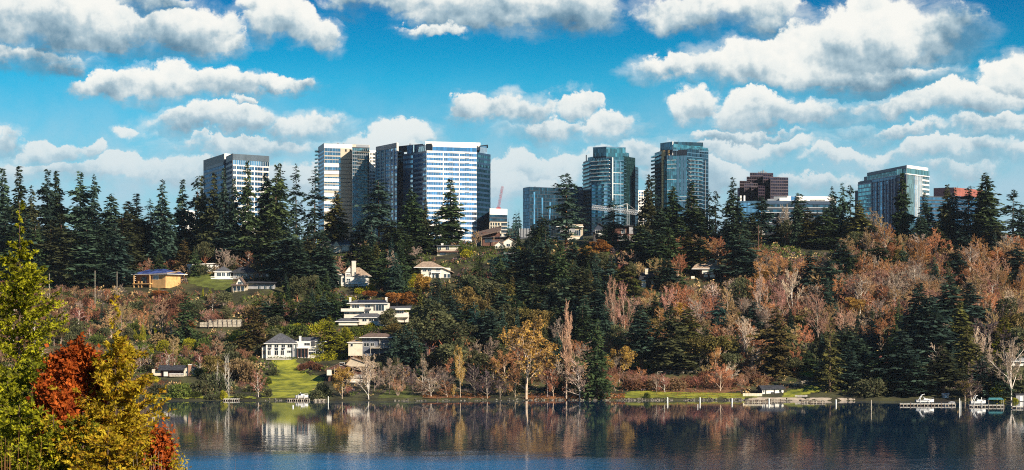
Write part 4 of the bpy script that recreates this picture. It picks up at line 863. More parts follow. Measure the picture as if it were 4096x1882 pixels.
H = House('dark shingled twin gabled ridge house with blue grey porch frame', 3260, 1000, D=1095)
H.wall(3212, 3310, 944, 1004, 'navy', 0, 60); H.gable(3208, 3256, 942, 924, 'dark_roof', -8, 60, 4, 'y', 'navy'); H.gable(3254, 3314, 940, 922, 'dark_roof', 0, 60, 4, 'y', 'navy'); H.gable(3272, 3316, 966, 948, 'brown_roof', -20, 10, 3, 'y', 'navy')
for x0, x1, a, b in ((3214,3226,944,958), (3232,3244,946,956), (3276,3288,942,952), (3290,3298,942,952)): H.win(x0, x1, a, b, 0, 'trim', 2)
for x in (3275, 3313): H.post(x, 964, 992, -19, 'steel', 1.8)
H.slab(3270, 3318, 990, 993, -22, 0, 'grey_wood', 'deck'); H.slab(3274, 3314, 963, 965, -19, -17, 'steel', 'beam')
H = House('white cottage between the bare trees at the right edge', 4070, 1466)
H.wall(4032, 4110, 1446, 1470, 'white', 0, 50); H.hip(4028, 4116, 1445, 1424, 'grey_wall', -6, 56, 5); H.win(4040, 4052, 1450, 1459, 0, 'trim', 2); H.slab(4024, 4042, 1424, 1430, 0, 10, 'warm_white', 'dormer'); H.win(4066, 4080, 1450, 1460, 0, 'trim', 2)
H = House('pale blue shed on the dark shore behind the first motorboat', 3783, 1594, cat='shed', name='shed')
H.wall(3771, 3795, 1580, 1596, 'grey_wall', 0, 16); H.shed(3769, 3797, 1579, 1578, 'steel', -2, 17, 1, 2); H.door(3779, 3786, 1583, 1596, 0, 'trim'); H.win(3788, 3792, 1584, 1590, 0, 'trim', 1)
H = House('grey shore hut at the right edge with a white door', 4075, 1604, cat='shed', name='shed')
H.wall(4064, 4096, 1582, 1606, 'grey_wall', 0, 20); H.shed(4062, 4098, 1581, 1580, 'dark_roof', -2, 22, 1, 2); H.door(4080, 4090, 1586, 1605, 0, 'trim')
H = House('pale blue notice board on posts in the dark shore trees', 3579, 1580, cat='sign', name='notice_board')
H.slab(3573, 3585, 1558, 1567, 0, 1, 'canopy_cloth', 'board'); H.post(3575, 1567, 1592, 0, 'grey_wood', 1); H.post(3583, 1567, 1592, 0, 'grey_wood', 1)
H = House('low grey house behind the fir and hedge above the madrones', 2050, 1030)
H.wall(2020, 2070, 1018, 1036, 'brown_wall', 0, 50); H.shed(2010, 2076, 1017, 1014, 'grey_wall', -10, 50, 3, 4); H.win(2030, 2044, 1021, 1030, 0, 'trim', 2)
H = House('tan cottage with timber posts behind golden bushes below the ridge', 2390, 1052)
H.wall(2378, 2404, 1030, 1056, 'tan_wall', 0, 40); H.shed(2370, 2412, 1026, 1030, 'tan_roof', -8, 40, 3, 4); H.post(2380, 1030, 1056, -7, 'trim', 1.6); H.post(2396, 1032, 1056, -7, 'trim', 1.6); H.win(2386, 2396, 1034, 1042, 0, 'trim', 2)
H = House('pale wall of a house glimpsed in the dark firs mid slope', 2130, 1196)
H.wall(2112, 2142, 1176, 1200, 'grey_wall', 0, 30); H.shed(2108, 2146, 1174, 1174, 'dark_roof', -4, 34, 2, 4); H.win(2133, 2138, 1178, 1198, 0, 'trim', 1); H.win(2116, 2124, 1180, 1192, 0, 'dark_trim', 1)
H = House('dim grey house low at the left edge of the shore', 490, 1452)
H.wall(468, 520, 1430, 1456, 'grey_wall', 0, 40); H.hip(464, 526, 1430, 1420, 'slate_roof', 0, 44, 4); H.win(484, 494, 1436, 1446, 0, 'trim', 2); H.win(502, 512, 1436, 1446, 0, 'trim', 2)

# ------------------------------------------------------------------ garden walls, fences, poles, lamps
g0 = ground(880, 1306)
H = House('panelled grey retaining fence across the bank above the brown cedar', 880, 1312, cat='fence', name='panel_fence')
for i in range(2):
    for j in range(2): H.slab(799+i*18, 816+i*18, 1290+j*10, 1299+j*10, 3+j*-2, 6+j*-2, 'grey_wood', 'panel')
for i in range(7):
    for j in range(3): H.slab(836+i*19, 854+i*19, 1279+j*10, 1288.4+j*10, 0-j*1.5, 3-j*1.5, 'grey_wood', 'panel')
for i in range(8): H.post(835+i*19, 1278, 1316, -5, 'old_wood', 1.6)
def rail_fence(label, pts, n, h=1.1, m='grey_wood'):
    a, b = ground(*pts[0]), ground(*pts[1]); f = thing('rail_fence', label, 'fence', a)
    P_ = []
    for i in range(n+1):
        q = a.lerp(b, i/n); q.z = zga(q.x, q.y); P_.append(q-a)
        MB().box(-.09, .09, -.09, .09, -.3, h+.15).build('post', M[m], f, loc=q-a)
    for i in range(n):
        for z in (.5, h): MB().bar(P_[i]+Vector((0,0,z)), P_[i+1]+Vector((0,0,z)), .075, 4).build('rail', M[m], f)
rail_fence('split rail fence below the sunny meadow', ((2630,1500),(2785,1494)), 9); rail_fence('short rail fence beside the path right of the bath house', ((3176,1546),(3230,1534)), 5)
rail_fence('low fence along the dark shore under the spruce', ((3490,1525),(3520,1524)), 2)
def stick(name, label, cat, px, y0, y1, r=.16, m='grey_wood', group=None, D=None, arm=False, lean=0):
    g = ground(px, y1) if D is None else P3(px, y1, D)
    h = (y1-y0)*g.y/FPX; t = thing(name, label, cat, g-Vector((0,0,.5)), group=group)
    MB().bar((0,0,0), (lean*h,0,h+.5), r, 7, r*.75).build('pole', M[m], t)
    if arm: MB().box(-1.3, 1.3, -.08, .08, h-.6, h-.4).build('crossarm', M['old_wood'], t)
    return t, h
stick('utility_pole', 'bare utility pole at the left of the red brush slope', 'pole', 380, 1084, 1230); stick('utility_pole', 'bare utility pole standing just left of the orange house', 'pole', 468, 1088, 1190)
stick('utility_pole', 'slim pole behind the yellow larch left of the brush slope', 'pole', 197, 1096, 1200); stick('utility_pole', 'tall utility pole in front of the tan flat roofed ridge house', 'pole', 3034, 902, 1010, .22, 'brown_wall', arm=True)
stick('utility_pole', 'leaning pale pole below the navy gabled ridge house', 'pole', 2418, 1034, 1100, .14, 'grey_wood', lean=-.18); stick('utility_pole', 'slim pole rising between the firs above the cream fence', 'pole', 696, 932, 992, .18, 'wood', arm=True)
for q, (x, y0, y1, lb) in enumerate(((3077,842,905,'street lamp poking out of trees right of the stepped block'), (2835,882,930,'street lamp in the firs below the tan striped tower'))):
    t, h = stick('street_lamp', lb, 'lamp', x, y0, y1, .1, 'steel', D=1180); MB().box(-1.6, .2, -.25, .25, h+.3, h+.6).build('lamp_head', M['trim'], t)

# ------------------------------------------------------------------ docks, piles, boats
def dock(label, x0, x1, py, D, ndeck, npost, w=2.2, m='grey_wood', rail=None, z=.75):
    a, b = P3(x0, py, D), P3(x1, py, D); L = b.x-a.x; t = thing('dock', label, 'dock', (a.x, D, 0))
    n = ndeck; s = L/n
    for i in range(n): MB().box(i*s+.03, (i+1)*s-.03, 0, w, z-.16, z+(.02 if i % 2 else 0)).build('plank', M[m], t)
    MB().box(0, L, .1, .3, z-.42, z-.165).build('stringer', M['old_wood'], t); MB().box(0, L, w-.3, w-.1, z-.42, z-.165).build('stringer', M['old_wood'], t)
    for i in range(npost+1): MB().bar((L*i/npost, -.05 if i % 2 else .1, -2), (L*i/npost, -.05 if i % 2 else .1, z+(.5 if rail and i % 3 == 0 else .05)), .14, 7).build('post', M['grey_wood' if i % 3 else 'old_wood'], t)
    return t, L
DW = lambda py: CAMZ*FPX/(py-HY)     # distance of a point on the water
dock('small white dock below the white birch trunks', 893, 955, 1597, DW(1604), 16, 7, 3.0, 'pile_white')
dock('grey dock stub at the foot of the big lawn', 1150, 1238, 1597, DW(1604), 22, 11, 2.4); dock('old pile dock with uneven posts left of the tan leaved tree', 1256, 1304, 1599, DW(1606), 12, 9, 2.)
dock('dark timber pier in front of the bath house', 2980, 3085, 1601, DW(1611), 26, 14, 2.6, 'old_wood'); dock('low pale gangway leading to the bath house pier', 3085, 3160, 1598, DW(1606), 18, 6, 2.2)
dock('detached low swim float beside the sandy beach', 3206, 3300, 1602, DW(1612), 22, 8, 2.8)
dock('pale railed dock carrying the first motorboat', 3600, 3822, 1616, DW(1624), 50, 16, 2.4, 'pile_white', True); dock('dock below the second motorboat and green canopy', 3878, 4018, 1621, DW(1629), 32, 9, 2.4, 'pile_white')
dock('dock running out of the right edge', 4050, 4110, 1626, DW(1634), 14, 4, 2.2, 'pile_white')
for x, y0, y1, w in ((2670,1590,1612,6), (2800,1590,1612,5), (2928,1594,1612,6), (3076,1594,1614,6), (3344,1598,1618,6), (2791,1618,1630,3)):
    D = DW(y1); q = P3(x, y1, D); k = D/FPX; t = thing('mooring_pile', 'white mooring pile standing in the water, '+{2670:'leftmost of the row off the park lawn', 2800:'second from left off the park lawn', 2928:'third from left off the park lawn', 3076:'in front of the bath house pier', 3344:'off the sandy beach end', 2791:'shortest of all, farthest from shore'}[x], 'pile', (q.x, D, 0), group='white piles in the lake')
    MB().bar((0,0,-2), (0,0,(y1-y0)*k-.25), w*k/2, 9).build('shaft', M['pile_white'], t); MB().bar((0,0,(y1-y0)*k-.25), (0,0,(y1-y0)*k), w*k/2+.05, 9, .1).build('cap', M['pile_white'], t)
for x, y0, y1, lb in ((1313,1586,1612,'tall thin pile at the end of the old dock'), (3838,1594,1632,'thick white post between the two motorboats'), (3485,1600,1640,'thin post alone in the dark water'), (3843,1604,1634,'short pile leaning on the thick white post'), (3884,1590,1626,'slim dark post left of the second motorboat'), (3926,1590,1625,'slim post right behind the second motorboat')):
    D = DW(y1); q = P3(x, y1, D); k = D/FPX; t = thing('mooring_pile', lb, 'pile', (q.x, D, 0)); MB().bar((0,0,-2), (0,0,(y1-y0)*k), .19, 8, .15).build('shaft', M['pile_white' if x not in (3485,3884) else 'grey_wood'], t)
q = P3(1172, 1626, DW(1630)); t = thing('buoy', 'small white buoy on the water off the big lawn', 'buoy', (q.x, q.y, 0)); MB().bar((0,0,-.3), (0,0,.45), .32, 10, .3).build('float', M['pile_white'], t); MB().bar((0,0,.45), (0,0,.95), .3, 10, .05).build('top', M['pile_white'], t)
def motorboat(label, px, py, D, L, rz, arch=True, lift=.9):
    q = P3(px, py, D); t = thing('motorboat', label, 'boat', (q.x, D, lift), R(rz)); st = [(-.5,.9,.0),(-.3,1.0,0),(0,1.0,.0),(.25,.8,.08),(.4,.45,.2),(.5,.04,.35)]; bw = L*.15
    mb = MB(); vs = []
    for u, w, z in st: vs += [(u*L,-bw*w,1.15+z),(u*L,-bw*w*.75,.35+z*.6),(u*L,0,.0+z*.9),(u*L,bw*w*.75,.35+z*.6),(u*L,bw*w,1.15+z)]
    fs = []
    for i in range(len(st)-1):
        for j in range(4): a = i*5+j; fs.append((a,a+1,a+6,a+5))
        fs.append((i*5+4,i*5,i*5+5,i*5+9))
    fs.append((0,4,3,2,1)); mb.add(vs, fs); mb.build('hull', M['hull'], t)
    MB().box(-.46*L, .30*L, -bw-.02, -bw+.03, .86, .97).build('stripe', M['boat_dark'], t)
    mb = MB(); mb.add([(-.1*L,-bw*.72,1.15),(.3*L,-bw*.5,1.25),(.3*L,bw*.5,1.25),(-.1*L,bw*.72,1.15),(-.05*L,-bw*.6,1.75),(.14*L,-bw*.45,1.6),(.14*L,bw*.45,1.6),(-.05*L,bw*.6,1.75)], [(4,5,6,7),(0,1,5,4),(1,2,6,5),(2,3,7,6),(3,0,4,7)]); mb.build('cabin', M['hull'], t)
    mb = MB(); mb.add([(-.06*L,-bw*.62,1.76),(.06*L,-bw*.5,1.72),(.06*L,bw*.5,1.72),(-.06*L,bw*.62,1.76),(-.14*L,-bw*.55,2.35),(-.10*L,-bw*.45,2.4),(-.10*L,bw*.45,2.4),(-.14*L,bw*.55,2.35)], [(0,1,5,4),(1,2,6,5),(2,3,7,6)]); mb.build('windscreen', M['house_glass'], t)
    if arch:
        mb = MB()
        for s in (-1, 1): mb.bar((-.34*L,s*bw*.85,1.1), (-.18*L,s*bw*.7,3.1), .12, 6); 
        mb.bar((-.18*L,-bw*.75,3.1), (-.18*L,bw*.75,3.1), .14, 6); mb.bar((-.18*L,0,3.1),(-.02*L,0,3.35),.10,5); mb.build('radar_arch', M['hull'], t)
    mb = MB()
    for i in range(6): mb.bar((.05*L+i*.08*L, -bw*(.92-.14*i), 1.2+.04*i), (.05*L+i*.08*L, -bw*(.92-.14*i), 1.75+.04*i), .03, 4)
    mb.bar((.05*L,-bw*.92,1.75), (.47*L,-bw*.2,1.97), .035, 4); mb.build('bow_rail', M['steel'], t)
    MB().box(-.56*L, -.5*L, -.35, .35, .2, 1.3).build('outdrive', M['boat_dark'], t)
    mb = MB()
    for x in (-.3*L, .2*L):
        mb.box(x-.12, x+.12, -bw, bw, -.2, .18)
        for s in (-1, 1): mb.bar((x, s*bw*1.15, -3), (x, s*bw*1.15, 1.6), .1, 6)
    lf = thing('boat_lift', 'boat lift frame under the '+label.split(' on ')[0].split(' near ')[0].replace('with ', 'that has '), 'boat lift', (q.x, D, lift), R(rz)); mb.build('lift_frame', M['steel'], lf)
motorboat('white motorboat with tall radar arch on the left lift', 3700, 1610, DW(1622), 6.8, 0); motorboat('white motorboat with small wheelhouse near the green canopy', 3912, 1612, DW(1626), 6.0, 10, True, .8)
motorboat('covered low runabout on a lift at the foot of the big lawn', 1208, 1596, DW(1603), 5.0, 4, False, .9)
q = P3(1205, 1594, DW(1600)); t = thing('boat_cover', 'dark canvas cover behind the lawn runabout', 'boat cover', (q.x, q.y, 1.2)); mb = MB(); mb.add([(-2,0,0),(2,0,0),(2,2,0),(-2,2,0),(-1.2,.6,1.1),(1.,.6,1.3),(1.,1.5,1.3),(-1.2,1.5,1.1)], [(4,5,6,7),(0,1,5,4),(1,2,6,5),(2,3,7,6),(3,0,4,7)]); mb.build('cloth', M['boat_dark'], t)
q = P3(3985, 1610, DW(1624)); t = thing('boat_canopy', 'green fabric boat canopy on thin posts beside the second motorboat', 'canopy', (q.x, q.y, 0)); mb = MB()
mb.add([(-3,0,2.3),(3,0,2.3),(3,3,2.3),(-3,3,2.3),(-2.4,1.5,3.),(2.4,1.5,3.)], [(0,1,5,4),(1,2,5),(2,3,4,5),(3,0,4)]); mb.build('canopy_top', M['canopy_cloth'], t)
for x in (-2.8, 2.8):
    for y in (.2, 2.8): MB().bar((x,y,-2),(x,y,2.3),.07,6).build('post', M['grey_wood'], t)
q = P3(3806, 1613, DW(1620)); t = thing('small_boat', 'small covered blue dinghy at the end of the railed dock', 'boat', (q.x, q.y, .5)); mb = MB()
mb.add([(-1.3,-.5,.5),(.9,-.5,.5),(1.5,0,.6),(.9,.5,.5),(-1.3,.5,.5),(-1.2,-.3,0),(.8,-.3,0),(1.2,0,.1),(.8,.3,0),(-1.2,.3,0),(0,0,.85)], [(5,6,1,0),(6,7,2,1),(7,8,3,2),(8,9,4,3),(9,5,0,4),(0,1,10),(1,2,10),(2,3,10),(3,4,10),(4,0,10)]); mb.build('hull', M['grey_wall'], t)
q = ground(2750, 1500); 
H = House('cream retaining wall beside the bath house', 3008, 1586, cat='wall', name='retaining_wall')
for i in range(7): H.slab(2972+i*11, 2982.6+i*11, 1574, 1587, 0, 4, 'cream', 'block')
H = House('low stone wall at the right end of the bath house lawn', 3210, 1588, cat='wall', name='retaining_wall')
for i in range(5): H.slab(3180+i*10, 3189.5+i*10, 1581+i % 2, 1590, 0, 4, 'concrete', 'stone')
for i, (x, y, lb) in enumerate(((2754,1495,'dark figure standing by the split rail fence'),)): pass

# rocks along the shore
ico = [(0,0,1),(.894,0,.447),(.276,.851,.447),(-.724,.526,.447),(-.724,-.526,.447),(.276,-.851,.447),(.724,.526,-.447),(-.276,.851,-.447),(-.894,0,-.447),(-.276,-.851,-.447),(.724,-.526,-.447),(0,0,-1)]
icf = [(0,1,2),(0,2,3),(0,3,4),(0,4,5),(0,5,1),(1,6,2),(2,7,3),(3,8,4),(4,9,5),(5,10,1),(6,7,2),(7,8,3),(8,9,4),(9,10,5),(10,6,1),(11,7,6),(11,8,7),(11,9,8),(11,10,9),(11,6,10)]
surf('shore_rock', (.13,.115,.095), .9, .4, 1.5, rand=.45, hue=(.26,.23,.18))
rocks = []
for i in range(6):
    mb = MB(); mb.add([tuple(c*(.75+rnd.random()*.5) for c in v) for v in ico], icf); rocks.append(mb.mesh('rock'))
nr = 0
for i in range(250):
    u = rnd.random(); x = 2110+u*900 if rnd.random() < .72 else (1560+u*540 if rnd.random() < .6 else 1060+u*240)
    X = (x-HX)/FPX*805; Y = float(shore(X))+rnd.uniform(-1.2, 1.4); s = rnd.uniform(.28, .62)
    o = obj('rock', rocks[i % 6], M['shore_rock'], loc=(X, Y, max(.05, zga(X, Y)+.1)), rz=rnd.random()*6); o.scale = (s*1.25, s, s*.8)
    tag(o, 'rough grey brown rock of the lake shore embankment', 'rock', 'rocks lining the lake shore')

# ------------------------------------------------------------------ vegetation: prototypes
def unit(a): return a/np.maximum(np.linalg.norm(a, axis=-1, keepdims=True), 1e-9)
def cards(base, d, side, L, Wd, mid=.42):
    """leaf spray quads: base point, direction, sideways vector, length, width"""
    n = len(base); L = L[:, None]; Wd = Wd[:, None]
    m = base+d*L*mid
    V = np.stack([base, m+side*Wd, base+d*L, m-side*Wd], 1).reshape(-1, 3)
    return V, np.arange(n*4).reshape(n, 4)
def tubes(P0, P1, R0, R1, n=3):
    d = unit(P1-P0); ref = np.where(np.abs(d[:, 2:3]) > .9, np.array([[1., 0, 0]]), np.array([[0, 0, 1.]]))
    u = unit(np.cross(d, ref)); w = np.cross(d, u); a = 2*np.pi*np.arange(n)/n; m = len(P0)
    ring = u[:, None]*np.cos(a)[None, :, None]+w[:, None]*np.sin(a)[None, :, None]
    V = np.concatenate([P0[:, None]+ring*R0[:, None, None], P1[:, None]+ring*R1[:, None, None]], 1).reshape(-1, 3)
    b = (np.arange(m)*2*n)[:, None]; i = np.arange(n)[None]; j = (i+1) % n
    F = np.stack([b+i, b+j, b+n+j, b+n+i], -1).reshape(-1, 4)
    return V, F
def join(parts):
    Vs, Fs, o = [], [], 0
    for V, F in parts: Vs.append(V); Fs.append(F+o); o += len(V)
    return np.concatenate(Vs), np.concatenate(Fs)
def conifer(name, seed, H=30., Wr=4.6, cb=.12, step=.50, nb=9, gap=.10, up=.12, droop=.55, expo=.85, flat=0., card=1.6, lumpy=.3, tr=.42):
    r = np.random.RandomState(seed); zs = np.arange(cb*H, H*.995, step); t = (zs-cb*H)/(H*(1-cb))
    env = Wr*np.clip(1-t, 0.02, 1)**expo*np.clip(.62+t*3.2, 0, 1)
    if flat: env = np.maximum(env, Wr*flat*np.clip((1.02-t)*9, 0, 1)*np.clip((t-.80)*12, 0, 1)*(.4+.6*r.rand(len(t))))
    env = env*(1+lumpy*np.sin(t*23+r.rand()*6)*.5+lumpy*(r.rand(len(t))-.5))
    az, z0, rl = [], [], []
    side = r.rand()*6.28
    for z, e in zip(zs, env):
        k = max(3, int(nb*(.6+.4*e/Wr)))
        for q in range(k):
            if r.rand() < gap: continue
            a = r.rand()*6.28; az.append(a); z0.append(z+r.uniform(-.5, .5)*step*1.6); rl.append(max(.25, e*r.uniform(.55, 1.15)*(1+.18*math.cos(a-side))))
    az, z0, rl = map(np.array, (az, z0, rl)); rad = np.stack([np.cos(az), np.sin(az), 0*az], 1); tan = np.stack([-np.sin(az), np.cos(az), 0*az], 1)
    n = np.clip(np.ceil(rl/.44), 2, 12).astype(int); idx = np.repeat(np.arange(len(az)), n*2)
    s = np.concatenate([np.repeat((np.arange(k)+.6)/k, 2) for k in n]); sg = np.concatenate([np.tile([1., -1.], k) for k in n])
    s = np.clip(s+r.uniform(-.08, .08, len(s)), .08, 1.)
    up_ = (up+r.normal(0, .16, len(az)))[idx]; dr_ = (droop*r.uniform(.45, 1.5, len(az)))[idx]
    L_ = rl[idx]; base = rad[idx]*(L_*s)[:, None]; dz = up_*s-dr_*s*s+.22*dr_*s**4
    base[:, 2] = z0[idx]+L_*dz*.9; base += r.normal(0, .10, base.shape)
    d = unit(rad[idx]*r.uniform(.35, 1.0, len(s))[:, None]+tan[idx]*(sg*r.uniform(.25, 1., len(s)))[:, None]+np.array([0, 0, 1.])*(r.uniform(-.75, .1, len(s)))[:, None])
    sd = unit(np.cross(d, np.array([0, 0, 1.])+r.normal(0, .45, d.shape)))
    ln = card*r.uniform(.6, 1.15, len(s))*np.clip(.45+L_/Wr, .4, 1.); wd = ln*r.uniform(.20, .38, len(s))
    C = cards(base, d, sd, ln, wd)
    zz = np.linspace(-1.5, H*.97, 9); lean = np.cumsum(r.normal(0, .06, (9, 2)), 0); pts = np.concatenate([lean*.4, zz[:, None]], 1)
    rr = tr*(1-np.linspace(0, .94, 9)); T = tubes(pts[:-1], pts[1:], rr[:-1], rr[1:], 6)
    # short dead stubs under the crown
    k = 14; a = r.rand(k)*6.28; z = r.uniform(.06, cb+.12, k)*H; ln = r.uniform(.5, 1.6, k); p0 = np.stack([0*a, 0*a, z], 1); p1 = p0+np.stack([np.cos(a)*ln, np.sin(a)*ln, -.25*ln], 1)
    return dict(trunk=npmesh('trunk', *join([T, tubes(p0, p1, np.full(k, .05), np.full(k, .02), 3)])), crown=npmesh('crown', *C), H=H, W=Wr)
def bare(name, seed, H=16., style='round', twr=.046, levels=4, leaves=0., leaf=.5):
    r = random.Random(seed); segs = []; tips = []
    P = dict(round=(.14, (28, 66), 10, .78, .30, .08), vase=(.10, (16, 42), 9, .84, .28, .14), poplar=(.08, (6, 18), 18, .50, .25, .30), birch=(.20, (25, 55), 14, .50, .34, -.10), alder=(.14, (32, 62), 17, .46, .34, .10), willow=(.2, (25, 55), 8, .6, .34, -.34), multi=(.03, (8, 26), 6, .85, .26, .14))[style]
    start, (a0, a1), nmain, lr, spread, grav = P
    def branch(p, d, L, rad, lev):
        n = 4 if lev < 2 else (3 if lev == 2 else 2); q = p
        kids = (nmain, 8, 7, 6, 0)[lev] if lev < levels else 0
        for i in range(n):
            b = Vector((r.gauss(0, 1), r.gauss(0, 1), r.gauss(0, 1)))*(.10+.05*lev); g = Vector((0, 0, grav*(.15+.25*lev)))
            if lev == 0: b *= .35; g = Vector((0, 0, .1))
            d = (d+b+g).normalized(); e = q+d*(L/n); f0 = 1-.62*i/n; f1 = 1-.62*(i+1)/n
            segs.append((q.copy(), e.copy(), max(twr*.6, rad*f0), max(twr*.5, rad*f1), lev))
            if lev < levels:
                lo = start if lev == 0 else .25
                for k in range(kids):
                    u = lo+(1-lo)*(k+r.random())/kids
                    if not (i/n <= u < (i+1)/n): continue
                    o = q.lerp(e, u*n-i); az = r.random()*6.2832 if lev else k*2.4+r.random()
                    ang = R(r.uniform(a0, a1)) if lev == 0 else R(r.uniform(22, 55))
                    x = d.orthogonal().normalized(); y = d.cross(x); s = x*math.cos(az)+y*math.sin(az)
                    nd = (d*math.cos(ang)+s*math.sin(ang)).normalized()
                    l2 = L*(lr if lev == 0 else .46)*(1.15-.65*u if lev == 0 else 1.1-.5*u)*r.uniform(.75, 1.15)
                    branch(o, nd, l2, max(twr, rad*(.42 if lev == 0 else .5)*(1.1-.5*u)), lev+1)
            else: tips.append(e.copy())
            q = e
    if style == 'multi':
        for k in range(6):
            a = k*1.05+r.random(); branch(Vector((0, 0, -.3)), Vector((math.cos(a)*.25, math.sin(a)*.25, 1)).normalized(), H*.55, H*.010, 1)
    else: branch(Vector((0, 0, -.8)), Vector((r.gauss(0, .04), r.gauss(0, .04), 1)), H*(.82 if style != 'poplar' else .95), H*.017, 0)
    A = np.array([[*s[0], *s[1], s[2], s[3], s[4]] for s in segs]); top = max(A[:, 5].max(), 1.); k = H/top; A[:, :6] *= k
    rw = np.sqrt((A[:, 3]**2+A[:, 4]**2)).max(); big = A[:, 8] <= (1 if style != 'poplar' else 0)
    T = tubes(A[big, :3], A[big, 3:6], A[big, 6], A[big, 7], 5); S = A[~big]; C = tubes(S[:, :3], S[:, 3:6], S[:, 6], S[:, 7], 3)
    mi = np.zeros(len(C[1]), int)
    if leaves:
        q = np.random.RandomState(seed); n = int(leaves); ix = q.randint(0, len(S), n); b = S[ix, 3:6]+q.normal(0, .25, (n, 3)); d = unit(q.normal(0, 1, (n, 3))+[0, 0, -.4]); sd = unit(np.cross(d, q.normal(0, 1, (n, 3))))
        Lf = cards(b, d, sd, leaf*q.uniform(.6, 1.2, n), leaf*q.uniform(.25, .45, n)); C = join([C, Lf]); mi = np.concatenate([mi, np.ones(n, int)])
    return dict(trunk=npmesh('trunk', *T), crown=npmesh('crown', *C, mi=mi), H=H, W=rw)
def broad(name, seed, H=14., Wr=5., n=16, per=210, leaf=.62, low=.28, clump=.34):
    r = np.random.RandomState(seed); ctr = []
    while len(ctr) < n:
        c = r.uniform(-1, 1, 3)
        if np.linalg.norm(c) < 1 and np.linalg.norm(c) > .25: ctr.append(c)
    ctr = np.array(ctr); ctr[:, :2] *= Wr*.72; ctr[:, 2] = H*(low+(1-low)*.5*(1+ctr[:, 2]*.86))
    rad = Wr*clump*r.uniform(.7, 1.35, n); B, D = [], []
    for c, q in zip(ctr, rad):
        v = unit(r.normal(0, 1, (per, 3))); k = q*r.uniform(.55, 1.08, per)**.6
        B.append(c+v*k[:, None]*[1, 1, .78]); D.append(unit(v+r.normal(0, .7, (per, 3))))
    B, D = np.concatenate(B), np.concatenate(D); sd = unit(np.cross(D, r.normal(0, 1, D.shape))); m = len(B)
    C = cards(B, D, sd, leaf*r.uniform(.6, 1.25, m), leaf*r.uniform(.25, .42, m))
    p0 = np.zeros((n, 3)); p0[:, 2] = H*r.uniform(.12, .4, n); mid = (p0+ctr)/2+r.normal(0, .4, (n, 3)); tr = H*.017
    T = join([tubes(np.array([[0, 0, -1.]]), np.array([[0, 0, H*.42]]), np.array([tr*1.3]), np.array([tr*.7]), 6), tubes(p0, mid, np.full(n, tr*.55), np.full(n, tr*.4), 4), tubes(mid, ctr, np.full(n, tr*.4), np.full(n, tr*.12), 4)])
    return dict(trunk=npmesh('trunk', *T), crown=npmesh('crown', *C), H=H*1.02, W=Wr)
def shrub(name, seed, n=1000, leaf=.55, flat=.75):
    """bush of radius 1 with stems"""
    r = np.random.RandomState(seed); c = unit(r.normal(0, 1, (7, 3)))*.45; c[:, 2] = np.abs(c[:, 2])*.9+.25; ix = r.randint(0, 7, n)
    v = unit(r.normal(0, 1, (n, 3))); B = c[ix]+v*(.5*r.uniform(.5, 1.05, n))[:, None]; B[:, 2] = np.maximum(B[:, 2]*flat, .02)
    D = unit(v+r.normal(0, .6, (n, 3))+[0, 0, .3]); sd = unit(np.cross(D, r.normal(0, 1, D.shape))); k = .145*leaf/.55
    C = cards(B, D, sd, k*r.uniform(.6, 1.3, n), k*r.uniform(.22, .42, n))
    a = r.rand(9)*6.28; p0 = np.stack([np.cos(a)*.08, np.sin(a)*.08, 0*a-.1], 1); p1 = np.stack([np.cos(a)*.5, np.sin(a)*.5, 0*a+.6], 1)
    return dict(trunk=npmesh('stem', *tubes(p0, p1, np.full(9, .03), np.full(9, .012), 3)), crown=npmesh('crown', *C), H=1.0, W=1.0)

FIR = [conifer('fir', 11), conifer('fir', 12, Wr=4.2, gap=.2, lumpy=.5), conifer('fir', 13, Wr=5., nb=7, droop=.7), conifer('fir', 14, Wr=3.7, gap=.16, cb=.2, droop=.65), conifer('fir', 15, Wr=4.4, lumpy=.6, gap=.22, cb=.08), conifer('fir', 16, Wr=4., cb=.3, gap=.18, expo=.7), conifer('fir', 17, Wr=4.8, gap=.24, lumpy=.7, droop=.35, up=.2), conifer('fir', 18, Wr=4.1, gap=.3, lumpy=.9, expo=.62, cb=.16), conifer('fir', 19, Wr=5.2, gap=.2, lumpy=.5, droop=.8, step=.6), conifer('fir', 20, Wr=3.6, gap=.14, lumpy=.7, expo=.95)]
SPARSE = [conifer('fir', 21, Wr=3.6, gap=.42, cb=.22, step=.9, droop=.8, lumpy=.8, expo=.6, card=1.35), conifer('fir', 22, Wr=3.9, gap=.38, cb=.18, step=.85, droop=.75, lumpy=.7, expo=.65, card=1.35)]
FLATTOP = [conifer('fir', 31, Wr=5.4, gap=.30, cb=.16, step=.8, droop=.4, lumpy=.8, expo=.55, flat=.62, card=1.4), conifer('fir', 32, Wr=5.2, gap=.22, cb=.28, step=.7, droop=.5, lumpy=.7, expo=.5, flat=.5)]
CEDAR = [conifer('cedar', 41, H=22., Wr=5., cb=.02, nb=8, step=.5, up=-.1, droop=.5, expo=.75, gap=.06, card=1.1, lumpy=.25), conifer('cedar', 42, H=22., Wr=4.6, cb=.02, nb=8, step=.5, up=-.05, droop=.6, expo=.62, gap=.1, card=1.1, lumpy=.4), conifer('cedar', 43, H=22., Wr=5.6, cb=.04, nb=7, step=.62, droop=.3, up=.05, expo=.8, gap=.1, lumpy=.5)]
SHELF = [conifer('spruce', 51, H=20., Wr=4.6, cb=.05, step=1.25, nb=13, gap=.12, up=.02, droop=.16, expo=.8, lumpy=.5, card=1.)]
ROUND = [bare('bare', 61, 15, 'round'), bare('bare', 62, 15, 'round', leaves=260, leaf=.45), bare('bare', 63, 15, 'vase'), bare('bare', 64, 15, 'alder'), bare('bare', 65, 15, 'alder', leaves=420, leaf=.4), bare('bare', 66, 15, 'vase', leaves=180)]
